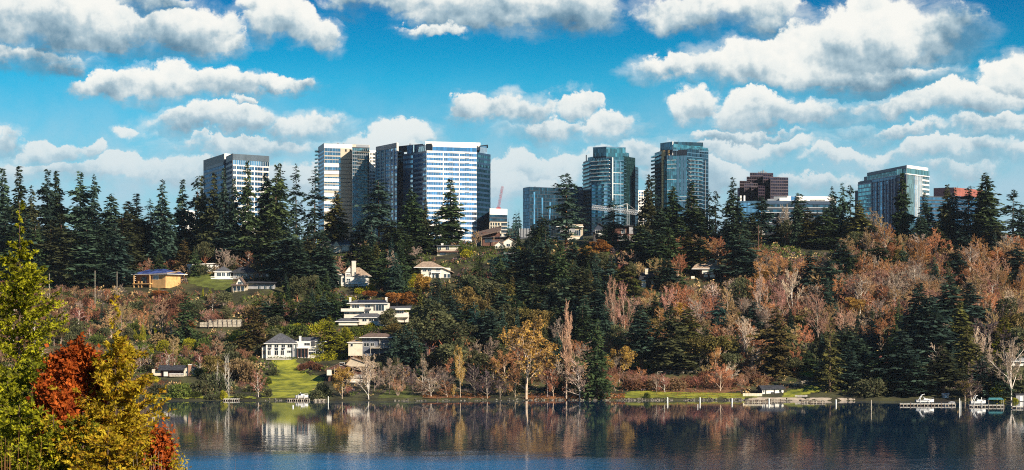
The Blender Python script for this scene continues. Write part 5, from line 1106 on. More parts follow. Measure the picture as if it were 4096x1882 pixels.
BIRCH = [bare('birch', 71, 16, 'birch', .04), bare('birch', 72, 16, 'birch', .04), bare('birch', 73, 16, 'willow', .04)]
POPLAR = [bare('poplar', 81, 28, 'poplar', .05), bare('poplar', 82, 28, 'poplar', .05)]
TALLBARE = [bare('bare', 85, 22, 'alder', .045), bare('bare', 86, 22, 'vase', .045)]
GOLDEN = [bare('gold', 91, 20, 'round', .05, leaves=2200, leaf=.62), bare('gold', 92, 18, 'birch', .04, leaves=2200, leaf=.5), bare('gold', 93, 12, 'round', .04, leaves=2600, leaf=.5)]
MULTI = [bare('thicket', 95, 6, 'multi', .022, 4), bare('thicket', 96, 6, 'multi', .022, 4, leaves=260, leaf=.26)]
SNAG = [bare('snag', 97, 18, 'alder', .03, 1)]
MADRONE = [broad('madrone', 101), broad('madrone', 102, n=20, Wr=5.4), broad('madrone', 103, n=13, low=.4, clump=.4), broad('madrone', 104, n=24, Wr=4.6, clump=.3, low=.12)]
SHRUB = [shrub('shrub', 111), shrub('shrub', 112), shrub('shrub', 113, 1200)]
HEDGE = None

# foliage and bark colours
def leafm(n, rgb, hue, rand=.34, tr=.2, var=.35, sc=.35): return surf(n, rgb, .75, var, sc, spec=.12, rand=rand, hue=hue, trans=tr)
leafm('fir_leaf', (.029,.071,.061), (.077,.126,.086)); leafm('fir_green', (.037,.080,.042), (.092,.132,.046)); leafm('fir_olive', (.092,.101,.034), (.192,.177,.046))
leafm('fir_mid', (.040,.092,.061), (.092,.146,.085)); leafm('fir_dusk', (.046,.065,.034), (.107,.113,.046)); leafm('fir_blue', (.021,.068,.065), (.054,.123,.101)); leafm('cedar_brown', (.111,.081,.029), (.195,.150,.047)); leafm('cedar_yellow', (.17,.19,.014), (.32,.31,.03))
leafm('madrone_leaf', (.068,.088,.046), (.169,.169,.073)); leafm('madrone_gold', (.12,.105,.030), (.25,.19,.055)); HAZE = .000025
leafm('leaf_yellow', (.36,.37,.012), (.52,.47,.03), .12); leafm('leaf_green', (.072,.111,.023), (.156,.195,.039))
leafm('leaf_grey', (.10,.13,.06), (.19,.20,.09)); leafm('leaf_gold', (.42,.22,.045), (.58,.35,.08), .12, .25); leafm('leaf_orange', (.36,.12,.025), (.46,.20,.05), .2, .2); leafm('leaf_tan', (.30,.19,.09), (.40,.27,.13), .2, .2); leafm('leaf_red', (.19,.075,.045), (.30,.14,.08), .2, .2)
for n, c in dict(twig_pink=(.42,.235,.165), twig_grey=(.37,.285,.225), twig_tan=(.46,.30,.145), twig_red=(.34,.15,.10), twig_white=(.50,.37,.28), twig_dark=(.14,.10,.105), twig_orange=(.44,.20,.09)).items(): surf(n, c, .85, .2, .3, spec=.1, rand=.34)
for n, c in dict(bark_brown=(.13,.085,.06), bark_grey=(.33,.26,.20), bark_white=(.70,.63,.54), bark_red=(.34,.14,.07), bark_pale=(.48,.37,.27)).items(): surf(n, c, .9, .25, .8, spec=.1, rand=.2)

KINDS_ = dict(   # code: (object name, category, prototypes, bark, leaf or twig materials, second (leaf) material, description)
 F=('fir_tree','fir tree',FIR,'bark_brown',['fir_leaf','fir_leaf','fir_green','fir_mid','fir_dusk'],None,'dark green fir'), S=('fir_tree','fir tree',SPARSE,'bark_brown',['fir_leaf'],None,'thin gappy fir'), T=('fir_tree','fir tree',FLATTOP,'bark_red',['fir_leaf'],None,'flat topped old fir'),
 G=('fir_tree','fir tree',FIR,'bark_brown',['fir_green'],None,'mid green fir'), O=('fir_tree','fir tree',FIR,'bark_brown',['fir_olive'],None,'olive green fir'), U=('fir_tree','fir tree',CEDAR,'bark_brown',['fir_blue'],None,'blue green fir'),
 C=('cedar_tree','cedar tree',CEDAR,'bark_brown',['fir_green','fir_leaf'],None,'broad dark cedar'), N=('cedar_tree','cedar tree',CEDAR,'bark_brown',['cedar_brown'],None,'olive brown cedar'), Y=('cedar_tree','cedar tree',CEDAR,'bark_brown',['cedar_yellow'],None,'yellow green cedar'), L=('spruce_tree','spruce tree',SHELF,'bark_brown',['fir_olive'],None,'spruce with layered shelf branches'),
 b=('bare_tree','bare tree',ROUND,'bark_grey',['twig_pink','twig_grey','twig_tan','twig_tan','twig_orange'],'leaf_tan','leafless pinkish grey tree'), o=('bare_tree','bare tree',ROUND,'bark_pale',['twig_orange'],'leaf_orange','leafless orange tinged tree'), r=('bare_tree','bare tree',BIRCH,'bark_white',['twig_red'],'leaf_red','reddish twigged birch'),
 w=('bare_tree','bare tree',ROUND,'bark_white',['twig_white'],'leaf_tan','pale leafless tree'), d=('bare_tree','bare tree',ROUND,'bark_grey',['twig_dark','twig_grey'],'leaf_tan','dim leafless tree'), p=('poplar_tree','poplar tree',POPLAR,'bark_pale',['twig_pink'],None,'columnar leafless poplar'), P=('bare_tree','bare tree',TALLBARE,'bark_pale',['twig_pink'],None,'tall pink leafless tree'),
 g=('golden_tree','golden tree',GOLDEN,'bark_pale',['twig_tan'],'leaf_gold','golden leaved tree'), s=('dead_tree','dead tree',SNAG,'bark_white',['bark_white'],None,'white dead birch trunk'),
 m=('madrone_tree','broadleaf tree',MADRONE,'bark_red',['madrone_leaf'],None,'dark evergreen broadleaf tree'), q=('madrone_tree','broadleaf tree',MADRONE,'bark_pale',['madrone_gold'],None,'olive gold broadleaf tree'), k=('madrone_tree','broadleaf tree',MADRONE,'bark_grey',['leaf_grey'],None,'grey green broadleaf tree'),
 a=('autumn_tree','autumn tree',MADRONE,'bark_pale',['leaf_orange'],None,'orange leaved tree'), e=('autumn_tree','autumn tree',MADRONE,'bark_pale',['leaf_gold'],None,'golden orange leaved tree'),
 y=('shrub','shrub',SHRUB,'bark_brown',['leaf_yellow'],None,'bright yellow green shrub'), h=('shrub','shrub',SHRUB,'bark_brown',['leaf_green'],None,'green shrub'), x=('shrub','shrub',SHRUB,'bark_brown',['leaf_red'],None,'rust red shrub'), z=('shrub','shrub',SHRUB,'bark_brown',['leaf_tan'],None,'tan leaved shrub'), i=('shrub','shrub',SHRUB,'bark_brown',['madrone_leaf'],None,'dark evergreen shrub'),
 t=('thicket','bush',MULTI,'twig_grey',['twig_pink','twig_orange','twig_tan','twig_grey','twig_pink'],'leaf_orange','leafless many stemmed clump'), v=('thicket','bush',MULTI,'twig_red',['twig_red'],'leaf_red','red brown many stemmed bush'))
TREES = []   # kind, x, ytop, ybase, width px or 0, own label
def T_(s):
    for e in s.split(';'):
        e = e.strip()
        if not e: continue
        f = e.split(' ', 5) if e.count(' ') >= 5 else e.split(' ')
        TREES.append((f[0], float(f[1]), float(f[2]), float(f[3]), float(f[4]) if len(f) > 4 else 0, f[5] if len(f) > 5 else None))
# firs against the sky, left to right
T_('F 27 666 1060 100;F 73 661 1060 110;F 121 739 1060 100;F 186 677 1050 95;F 213 683 1040 90;F 241 679 1040 90;F 320 685 1050 110;F 359 695 1050 95;F 444 774 1050 100;F 505 801 1060 110;F 548 771 1050 110;S 603 789 1010 70;F 646 713 1070 125')
T_('F 724 713 1030 85;S 785 693 1040 80;F 813 697 1050 80;F 851 687 1050 85;F 895 665 1050 80;F 938 709 1050 70;F 994 637 1060 95;F 1060 690 1050 100;G 1093 653 1060 100;S 1117 657 1030 85;S 1184 645 990 75;S 1256 659 1010 90;O 1347 764 1000 115')
T_('T 1517 716 1000 130;F 1652 751 1000 95;F 1706 789 1000 60;C 1749 841 1000 75;F 1808 713 990 115;T 2265 691 990 140;C 2166 850 1000 95;S 2455 789 985 95;F 2595 694 1000 70;S 2603 700 990 75;F 2691 744 1000 90;F 2762 725 1010 105;S 2840 752 1000 55;S 2862 758 1000 60;F 2935 707 1030 125;T 3044 780 985 105;T 3200 771 985 100;F 3335 744 1000 80;F 3370 729 1000 85;S 3402 735 1000 70;O 3432 800 1010 110;F 3606 687 980 80;F 3703 768 1000 100;F 3788 739 1010 95;F 3814 751 1010 90;T 3872 743 1010 105;F 3917 753 1010 80;F 3944 690 1020 120;S 4052 751 1010 95;F 4086 820 1010 70')
# second row on and below the ridge
T_('F 15 830 1120 110;F 60 900 1140 110;F 100 850 1140 120;C 150 900 1150 110;F 200 880 1150 120;F 258 850 1150 120;C 300 900 1150 110;F 345 870 1150 120;F 395 880 1150 110;F 452 893 1150 120;F 490 850 1120 100;F 520 920 1070 90;F 573 900 1060 110;F 612 870 1055 110;F 655 900 1050 100;F 700 920 1045 90;N 741 955 1085 75;F 780 860 1035 95;F 820 870 1045 100;F 870 900 1045 100;F 925 880 1050 110;F 990 870 1055 110;F 1045 880 1058 100;F 1100 880 1090 105;F 1150 910 1130 100;F 1180 950 1160 85;F 1235 923 1110 100;F 1285 930 1160 110;F 1308 970 1165 80;F 1122 880 1010 60;F 640 1000 1130 60')
T_('F 1440 880 985 90;F 1465 970 1120 85;F 1528 1010 1165 62;F 1560 880 1000 70;F 1600 900 1060 90;F 1627 985 1110 90;F 1660 870 1000 90;G 1690 930 1020 70;F 1400 1010 1060 60;C 1060 1190 1290 80;C 1116 1180 1285 80;C 1232 1175 1290 80;C 1290 1168 1290 80;C 1335 1160 1290 75;C 1372 1165 1270 70;N 1015 1215 1405 125 olive brown cedar standing left of the white mansion;Y 1322 1262 1425 110 yellow green cedar between the white mansion and shaded deck house;Y 1376 1312 1402 60;C 745 1165 1375 85')
T_('F 2098 977 1190 95;F 2147 969 1210 100;F 2185 984 1220 95;F 2234 961 1250 105;F 2257 1110 1340 110;F 2318 1064 1310 110;F 2390 1113 1360 110;U 2014 973 1130 80;F 2052 1049 1200 90;F 2090 1110 1280 100;O 2440 1030 1160 80;O 2497 1064 1190 80;G 2555 905 1095 80;F 2580 917 1090 85;F 2620 1180 1300 60;F 2565 1216 1480 115;C 2385 1270 1592 110 dark spruce standing at the water right of the white leaning tree;F 2340 1180 1400 100;F 2010 1150 1330 90;F 1880 1220 1380 90;F 1960 1240 1420 90;U 1905 1200 1400 90;F 2180 1180 1350 100;F 2060 960 1080 70;F 2290 960 1100 80;G 2330 980 1130 90;F 2360 990 1150 90')
T_('F 2639 921 1125 90;F 2677 908 1110 90;O 2753 925 1095 95;G 2812 950 1095 85;F 2669 1031 1160 90;F 2964 934 1120 110;F 2986 960 1130 105;F 3243 1001 1190 90;F 2682 1215 1490 120;O 2745 1230 1460 85;U 2880 1180 1340 80;F 3011 1208 1340 80;N 3098 1220 1500 150 big olive brown cedar left of the layered spruce;F 3319 1045 1210 85;F 3360 960 1120 90;G 3380 969 1120 80;F 3509 969 1110 90;F 3676 1132 1490 165 huge dark fir on the right slope, largest of all;F 3720 1178 1500 140;F 3809 1102 1370 130;F 3880 1132 1370 130;O 3835 1205 1470 95;O 3862 1290 1520 105;U 3486 1275 1440 110;Y 4018 1262 1400 105;Y 3988 1330 1450 60;L 3320 1265 1570 120 tall spruce with layered shelf branches above the dark beach;F 3824 980 1140 90;F 4070 973 1130 80;F 3560 1350 1560 110;F 3620 1320 1570 120;F 3440 1350 1540 110;F 3410 1400 1560 90;F 3770 1370 1580 110;C 3930 1420 1590 90;F 3990 1440 1590 80;F 3520 1430 1560 90;F 4010 1480 1600 70;F 3300 1400 1520 80;C 3230 1400 1480 90;F 3660 1430 1585 110;F 3380 1290 1480 90;F 3490 900 1010 70;F 3650 920 1020 80;F 3570 940 1040 80;F 3740 900 1040 90;F 3850 890 1030 90;F 3990 900 1030 80;F 3450 880 1010 80;F 3290 900 1000 70;F 2720 880 1020 80;F 2900 880 1010 80;F 2500 930 1010 60')
# leafless and autumn trees
T_('P 2455 1100 1400 110;P 2500 1120 1400 110;p 2265 1195 1595 75 columnar leafless poplar with twin spires near the shore;g 2105 1262 1596 330 big sycamore hung with golden leaves at the shore;g 1842 1378 1592 70 slim golden topped tree with white trunk at the shore;g 2478 1385 1535 120 bright golden tree between the dark spruce and sunny meadow;w 2320 1430 1597 110 white leaning bare tree trailing branches at the shore;r 2268 1470 1590 70;r 2190 1440 1588 65;o 2215 1450 1590 80;o 2060 1450 1592 80;w 1475 1415 1600 170 large whitish bare tree beside the brown open house;g 1368 1470 1600 100 tan gold tree leaning over water left of whitish bare tree;w 1690 1412 1550 100;d 1608 1450 1565 95;w 1725 1500 1588 120;d 1650 1480 1580 80;d 1780 1480 1585 90;d 1900 1450 1590 90;d 1950 1480 1595 110;d 2000 1500 1597 90;o 1790 1520 1590 80')
T_('s 866 1440 1565 30;s 902 1412 1560 40;s 916 1402 1592 50;r 1034 1472 1590 90 red weeping birch left of the big lawn;r 648 1410 1500 60;r 672 1404 1500 70;r 700 1420 1500 55;v 966 1390 1450 85;z 985 1435 1530 105;t 578 1490 1570 90;b 562 1380 1480 110;z 990 1400 1440 50;b 485 1195 1340 100;b 573 1220 1360 75;b 603 1240 1350 70;b 650 1196 1355 90;w 683 1285 1355 40;w 543 1020 1078 60;r 1130 1195 1285 90;w 1218 1200 1290 85;w 1571 1000 1145 85;b 1665 985 1070 70;b 121 845 1010 80;e 1690 1090 1200 70;a 1590 1160 1235 90;a 1640 1165 1240 80;r 460 1240 1320 60;b 1410 1420 1470 60')
T_('b 2680 1140 1300 90;o 2711 1130 1290 95;o 2740 1140 1290 90;b 2775 1165 1300 100;w 2855 1122 1240 90;b 2910 1145 1300 90;w 3040 1065 1280 95;b 3120 1125 1300 100;w 3172 1072 1270 110;w 2977 1262 1450 120 pale spreading bare tree left of the big olive cedar;b 3273 1165 1390 120;w 3020 1365 1510 85;w 2918 1445 1550 90;o 3060 1380 1510 80;b 3182 1368 1490 80;w 3226 1368 1450 60;w 2627 1495 1570 55;r 2660 1490 1572 70;w 4045 1345 1602 200 great spreading white limbed tree at the right edge;d 3886 1510 1606 130;w 3760 1370 1570 105;w 3905 1305 1480 90;w 3942 1320 1480 90;r 3530 1420 1510 85;b 3250 1050 1170 80;b 2960 1350 1470 80;o 2600 1140 1250 90;w 3650 1050 1190 100;w 3580 1090 1240 100;w 3440 1100 1260 110;b 3900 1100 1230 120;w 3880 980 1110 90;b 3760 1010 1120 90;w 3500 1020 1150 100;b 3350 1090 1230 100;r 3960 1120 1250 100;w 4040 1160 1320 100;o 3990 990 1110 100;b 4090 1060 1200 90')
T_('e 2300 1008 1090 65 golden orange tree in the dark firs below the navy gabled house;e 2345 985 1065 80;a 2395 955 1030 90;o 2370 1000 1060 70;a 2045 1025 1080 60;a 3985 1000 1080 90;m 1715 1185 1440 190;m 1665 1270 1440 130;m 1790 1290 1490 150;m 1640 1330 1470 120;m 1940 1225 1370 110;m 1960 1110 1260 130;m 2040 1210 1360 110;k 1900 1090 1230 110;q 2560 1340 1470 100;q 2640 1350 1476 105 olive round headed tree standing on the sunny meadow;q 2800 1330 1490 115 olive gold tree left of twin above the red bank;q 2874 1318 1500 125 olive gold twin crowned tree above the red bank;k 2930 1395 1515 90;k 893 1160 1240 75 grey green rounded tree below the small brown gabled house;m 1550 1450 1500 70;m 2965 1098 1260 100;m 2130 1330 1480 100;m 2010 1380 1500 110;m 1860 1280 1420 110;m 1560 1230 1330 80;q 2330 1280 1400 100;m 2470 1300 1440 90;q 2160 1210 1310 90;q 4060 1240 1380 90;m 3180 1430 1500 80;Y 840 1150 1200 20')
T_('y 655 1352 1405 56 bright yellow green shrub below ivy trunks;y 755 1345 1392 60;y 770 1353 1398 50;h 700 1370 1410 60;h 820 1345 1400 80;i 840 1370 1440 110;i 900 1360 1430 110;h 600 1400 1440 70;i 870 1480 1560 110;i 820 1510 1580 120;h 720 1520 1590 90;y 730 1530 1560 60;i 650 1530 1580 100;y 892 1555 1596 34 round lime green shrub behind the small white dock;i 850 1575 1600 60;i 960 1570 1596 50;i 1290 1520 1590 70 dark evergreen shrub at right foot of the big lawn;i 1265 1550 1596 60;y 712 1562 1590 34;x 1240 1440 1470 50;x 1265 1450 1480 60;y 3990 1535 1606 60;y 4062 1590 1612 30;h 2590 1565 1592 30 small dark cone shrub alone on the park lawn;q 3860 1510 1600 60;h 2620 1300 1350 50;h 3140 1035 1070 60;y 3136 928 985 24;y 3940 920 990 60;h 3900 960 1010 70;h 1100 1300 1345 80;h 1160 1295 1345 80;h 1220 1290 1345 80;y 1255 1290 1340 60;y 1290 1285 1330 60;h 1420 1300 1345 70;h 1470 1300 1345 60;h 1520 1302 1350 60;q 1580 1295 1350 90;y 1385 1300 1370 50;y 1650 1110 1150 55;y 1660 1090 1130 40;y 1440 1145 1175 50;y 1480 1130 1170 50;y 1290 925 965 60;h 1860 975 1010 60')
T_('d 3140 815 990 80;F 3185 785 990 80;O 3232 830 990 90;m 3155 880 990 80;F 3110 850 985 70;F 3010 850 990 80;F 2980 880 990 70;F 2800 830 1000 80;F 2640 820 1000 70;G 2560 860 1000 60;F 2420 900 1000 50;F 2130 900 1000 60;F 3270 850 990 60;b 3480 830 1000 80;b 3520 860 1000 90;F 3310 830 1000 80;F 3680 850 1010 80;F 3960 850 1020 80;y 1300 1270 1330 60;y 1350 1330 1380 50;y 690 1395 1425 60;y 600 1385 1420 40;y 1480 1285 1330 50;y 1870 990 1030 60;y 2070 985 1020 40;y 1130 1300 1340 50;y 930 1335 1370 50;C 2200 1080 1250 90;C 2130 1120 1290 90;C 2060 1180 1330 90;C 2330 1230 1420 100;C 1900 1130 1290 90;C 1850 1090 1240 80;C 2420 1200 1400 100;C 1990 1290 1450 100;C 1820 1180 1340 90;C 2230 1330 1500 100;C 1750 1100 1230 70')
T_('y 1000 1320 1350 40;y 560 1330 1360 40;h 520 1400 1440 60;a 760 1290 1340 50;a 1480 1160 1200 70;y 1400 1180 1215 50;h 690 1470 1500 50;y 620 1500 1530 50;h 780 1560 1590 60;y 1190 1290 1318 50;h 560 1270 1310 50;a 640 1160 1195 60;h 1010 1420 1450 40;y 1440 1305 1345 50;i 1095 1470 1502 50;h 1062 1500 1540 46;i 1284 1520 1572 40;x 1215 1450 1482 50;i 1070 1545 1590 40;C 1612 1295 1475 80;C 1580 1330 1490 70;C 1650 1300 1500 90;e 3050 1080 1180 60;e 3420 1180 1290 70;y 2900 1200 1250 60;e 2720 1210 1300 60;y 3560 1230 1280 60;q 3600 1000 1080 70;e 3780 1160 1250 60;q 3220 1250 1340 80;y 2960 1240 1290 50')
# yellow ivy climbing the leafless trunks is a thing of its own
for x, y0, y1, w in ((573,1285,1372,22),(622,1300,1350,12),(650,1270,1350,20),(540,1310,1360,16),(812,1150,1190,9),(866,1050,1060,6),(3735,1005,1040,12),(3180-40,940,975,14)): TREES.append(('ivy', x, y0, y1, w, None))

# ------------------------------------------------------------------ random fill in the same kinds
EXCL = [(1235,1405,1390,1456),(1050,1335,1300,1440),(1060,1440,1295,1596),(1350,1190,1645,1306),(505,1072,700,1152),(745,1050,935,1166),(925,1105,1000,1172),(1000,1085,1100,1150),(1330,950,1410,1012),(1370,1045,1485,1160),(1660,1045,1812,1116),(1735,975,1838,1026),(1390,1350,1580,1420),(1330,1440,1420,1530),(600,1455,790,1512),(3010,1540,3150,1597),(2500,1440,2700,1482),(1910,925,2075,998),(2235,895,2330,962),(2365,890,2560,982),(2595,905,2650,942),(2770,1038,2880,1116),(2555,1075,2640,1158),(3015,930,3125,972),(3205,920,3320,1002),(3190,1470,3300,1527),(3120,1540,3285,1597),(795,1275,965,1316),(600,1560,850,1600),(2480,1562,3000,1600),(2620,1485,2790,1512),(2990,1580,3430,1606),(4025,1420,4096,1470),(3560,1572,3840,1640),(3860,1590,4096,1640),(2000,1588,2500,1600),(1690,1584,1990,1600)]
fr = random.Random(5); placed = []
LAWNS = [(1062,1440,1290,1600),(600,1560,850,1600),(2500,1440,2690,1482),(2480,1560,3000,1600),(3185,1470,3300,1526),(3120,1540,3285,1597),(750,1098,935,1140),(1380,1190,1645,1300)]
def clear(x, w, y0, y1):
    if any(x+w > a and x-w < c and y1 > b+8 and y0 < d for a, b, c, d in LAWNS): return False
    return not any(x+w > a and x-w < c and y1 > b and y0 < d and y1 >= d-6 for a, b, c, d in EXCL)
def zone(x, y):
    if y < 1035: return ('Fr', 70, 140, 'FCGCmbFthC')
    if x < 490 and y < 1160: return ('L', 110, 190, 'FFFCF')
    if x < 770 and y < 1295: return ('red', 30, 65, 'vvtxxvobt')
    if x < 1050: return ('lowleft', 50, 120, 'bhitmtChrqivzrb')
    if x < 1460 and y < 1300: return ('mid', 70, 120, 'CFmCmbh')
    if x < 1300: return ('lawnside', 40, 90, 'hitbtm')
    if x < 2460 and y < 1400: return ('centre', 110, 190, 'CFCFUCOFmCNFq')
    if x < 2560: return ('shore', 60, 150, 'ddmbtdFtovi')
    if y < 1340: return ('slope', 80, 160, 'btbtobtbFotbtttzoC')
    if x < 3150: return ('park', 60, 140, 'bombqFtow' if y < 1500 else 'tvxtob')
    return ('dark', 90, 170, 'FFdFCbFmii')
pts = [(t[1], t[3]) for t in TREES]
tries = 0; fill = 0
cap = {}
for t in TREES: cap[KINDS_[t[0]][0] if t[0] != 'ivy' else 'ivy'] = cap.get(KINDS_[t[0]][0] if t[0] != 'ivy' else 'ivy', 0)+1
while fill < 900 and tries < 16000:
    tries += 1; x = fr.uniform(-40, 4136); y = fr.uniform(985, 1590)
    nm, h0, h1, ks = zone(x, y); h = fr.uniform(h0, h1)
    mind = 20 if nm in ('red',) else (25 if nm in ('slope','lowleft','shore','park','lawnside') else 29)
    if any(abs(x-a) < mind and abs(y-b) < mind*.75 for a, b in pts): continue
    k = fr.choice(ks)
    if cap.get(KINDS_[k][0], 0) >= 295: k = fr.choice('mivti')
    if cap.get(KINDS_[k][0], 0) >= 295: continue
    if k in 'xhizvt': h *= (.8 if nm == 'red' else (.85 if k == 't' and nm == 'slope' else .55))  # slope thickets are scaled tall to stand in for bare tree clumps
    w = h*.36 if k in 'FGOCSUd' else (h*1.2 if k in 'xhiz' else h*.6)
    if not clear(x, w*.8, y-h, y): continue
    if y < 1035 and (1880 < x < 2110 or 1400 < x < 1500): h = min(h, 70)
    TREES.append((k, x, y-h, y, 0, None)); pts.append((x, y)); fill += 1; cap[KINDS_[k][0]] = cap.get(KINDS_[k][0], 0)+1

for i in range(64):                                # reddish brush on the bank behind the park lawn
    x = fr.uniform(2500, 3010); y = fr.uniform(1518, 1566); h = fr.uniform(30, 66)
    if 2590 < x < 2800 and y-h < 1500 and h > 40: h = 26
    TREES.append((fr.choice('vtvtxzo'), x, y-h, y, 0, None))
# ------------------------------------------------------------------ labels from what stands near
LM = [('the orange house',600,1115),('the white mansion',1175,1385),('the cream modern house',1480,1245),('the white flat roofed box',800,1075),('the white sunroom house',890,1095),('the small brown gabled house',960,1140),('the grey panel fence',880,1300),('the brick chimney cottage',740,1490),('the big lawn',1165,1530),('the shaded deck house',1500,1385),('the open brown house',1400,1490),('the tan chimney house',1420,1100),('the tan hip roofed house',1735,1080),('the small flat cream house',1785,1000),('the grey roofed house',1345,980),('the cream twin gables',2020,970),('the mirrored block',2200,850),('the banded tower',1740,790),('the cream tower',1390,780),('the white fronted tower',950,740),('the navy gabled house',2400,940),('the brown modern house',2510,940),('the finned glass tower',2445,780),('the tan striped tower',2725,780),('the stepped block',3050,750),('the teal tower',3570,800),('the brick topped block',3830,800),('the tan flat ridge house',3060,950),('the dark twin gabled house',3260,960),('the square chimney house',2600,1120),('the broad tan roof',2825,1075),('the bath house',3085,1560),('the sunny meadow',2610,1465),('the first motorboat',3700,1600),('the second motorboat',3910,1605),('the white edge cottage',4065,1445),('the huge dark fir',3676,1300),('the golden sycamore',2105,1430),('the slim golden tree',1842,1485),('the twin spired poplar',2265,1390),('the tall pink trees',2478,1250),('the layered spruce',3320,1440),('the big olive cedar',3098,1360),('the olive brown cedar',1015,1310),('the leftmost utility pole',380,1160),('the pale spreading tree',2977,1350),('the red weeping birch',1034,1530),('the whitish bare tree',1475,1510)]
NUM = 'first second third fourth fifth sixth seventh eighth ninth tenth eleventh twelfth thirteenth fourteenth fifteenth sixteenth'.split()
def place_label(key_x, key_y):
    n, lx, ly = min(LM, key=lambda l: (key_x-l[1])**2+(1.3*(key_y-l[2]))**2); dx, dy = key_x-lx, key_y-ly
    if abs(dx) > 1.2*abs(dy): return ('left of ' if dx < 0 else 'right of ')+n
    return ('above ' if dy < 0 else 'below ')+n
keys = {}
print('kinds', cap, 'fill', fill)
for j, t in enumerate(TREES):
    if t[5] is None:
        desc = KINDS_[t[0]][6] if t[0] != 'ivy' else 'yellow green ivy column'
        size = '' if t[0] in 'xyhiztvP' or t[0] == 'ivy' else ('tall ' if t[3]-t[2] > 200 else ('small ' if t[3]-t[2] < 85 else ''))
        keys.setdefault((size+desc, place_label(t[1], (t[2]+t[3])/2)), []).append(j)
LAB = {}
for (desc, rel), js in keys.items():
    js.sort(key=lambda j: TREES[j][1])
    for n, j in enumerate(js):
        LAB[j] = desc+' '+rel+('' if len(js) == 1 else ', leftmost such' if n == 0 else ', rightmost such' if n == len(js)-1 else ', '+NUM[min(n, 15)]+' such from left')
# ------------------------------------------------------------------ planting
vr = random.Random(3)
ivy_v = shrub('ivy', 120, 700)
for j, (k, x, y0, y1, w, lb) in enumerate(TREES):
    g = ground(x, y1); s = g.y/FPX; h = (y1-y0)*s
    if k == 'ivy': nm, cat, protos, bark, leaves, second, desc = 'ivy', 'ivy', [ivy_v], 'bark_brown', ['leaf_yellow'], None, ''
    else: nm, cat, protos, bark, leaves, second, desc = KINDS_[k]
    p = protos[vr.randrange(len(protos))]
    if lb and 'sycamore' in lb: p = GOLDEN[0]
    if lb and ('slim golden' in lb): p = GOLDEN[1]
    if lb and ('bright golden' in lb or 'tan gold' in lb): p = GOLDEN[2]
    if lb and 'great spreading' in lb: p = ROUND[2]
    sz = h/p['H']; sx = (w/2*s)/p['W']*((1.18 if y0 < 800 else 1.5) if nm in ('fir_tree', 'cedar_tree') else 1.2) if w else sz*vr.uniform(.95, 1.3)
    if k in 'tv' and not w: sx = sz*vr.uniform(.9, 1.4)
    if nm == 'shrub' and not w: sx = sz*vr.uniform(.9, 1.4)
    z = zga(g.x, g.y)-.15 if k != 'ivy' else g.z
    t = thing(nm, lb or LAB[j], cat, (g.x, g.y, z), vr.random()*6.28, 'trees and shrubs on the hillside')
    if nm in ('fir_tree', 'bare_tree', 'cedar_tree'): t.rotation_euler.x = vr.gauss(0, .022); t.rotation_euler.y = vr.gauss(0, .022)
    lm = leaves[vr.randrange(len(leaves))]
    for part in ('trunk', 'crown'):
        me = p[part]
        if not me.materials: me.materials.append(None); me.materials.append(None)
        o = bpy.data.objects.new('stem' if part == 'trunk' and nm in ('shrub', 'ivy') else part, me); COL.objects.link(o); o.parent = t; o.scale = (sx, sx, sz)
        for q, mm in enumerate((bark, None) if part == 'trunk' else (lm, second or lm)):
            if mm: o.material_slots[q].link = 'OBJECT'; o.material_slots[q].material = M[mm]

# hedges
def hedge(label, pts, h, m):
    a, b = ground(*pts[0]), ground(*pts[1]); L = (b-a).length; n = int(L*60*h/2); r = np.random.RandomState(int(pts[0][0])); u = unit(np.array([b-a]))[0]
    B = r.uniform(0, 1, (n, 1))*L*u; B[:, 2] = r.uniform(0, 1, n)*h+(B[:, 0]/max(abs((b-a).x), .1))*0; B += r.normal(0, .35, (n, 3))*[.3, 1, .25]
    D = unit(r.normal(0, 1, (n, 3))+[0, -.4, .6]); sd = unit(np.cross(D, r.normal(0, 1, D.shape))); C = cards(B, D, sd, .5*r.uniform(.6, 1.2, n), .5*r.uniform(.2, .4, n))
    t = thing('hedge', label, 'hedge', a); obj('foliage', npmesh('foliage', *C), M[m], t)
    p0 = np.array([u*(L*i/12) for i in range(13)]); p1 = p0+[0, 0, h*.7]; obj('stem', npmesh('stem', *tubes(p0-[0, 0, .3], p1, np.full(13, .08), np.full(13, .05), 4)), M['bark_brown'], t)
hedge('long clipped dark hedge behind the white mansion', ((1060,1345),(1250,1342)), 4.6, 'leaf_green'); hedge('clipped dark hedge below the cream modern house', ((1405,1348),(1530,1346)), 4.6, 'leaf_green'); hedge('bright yellow green hedge right of the white mansion', ((1240,1450),(1390,1432)), 3.6, 'leaf_yellow')
hedge('clipped yellow topped hedge below the cream twin gables', ((1890,1010),(2080,1006)), 3.2, 'leaf_green'); hedge('low clipped hedge along the mansion terrace', ((1068,1440),(1186,1440)), 1., 'leaf_green'); hedge('clipped hedge on the bank above the tan chimney house', ((1500,1003),(1600,1000)), 2., 'leaf_green')

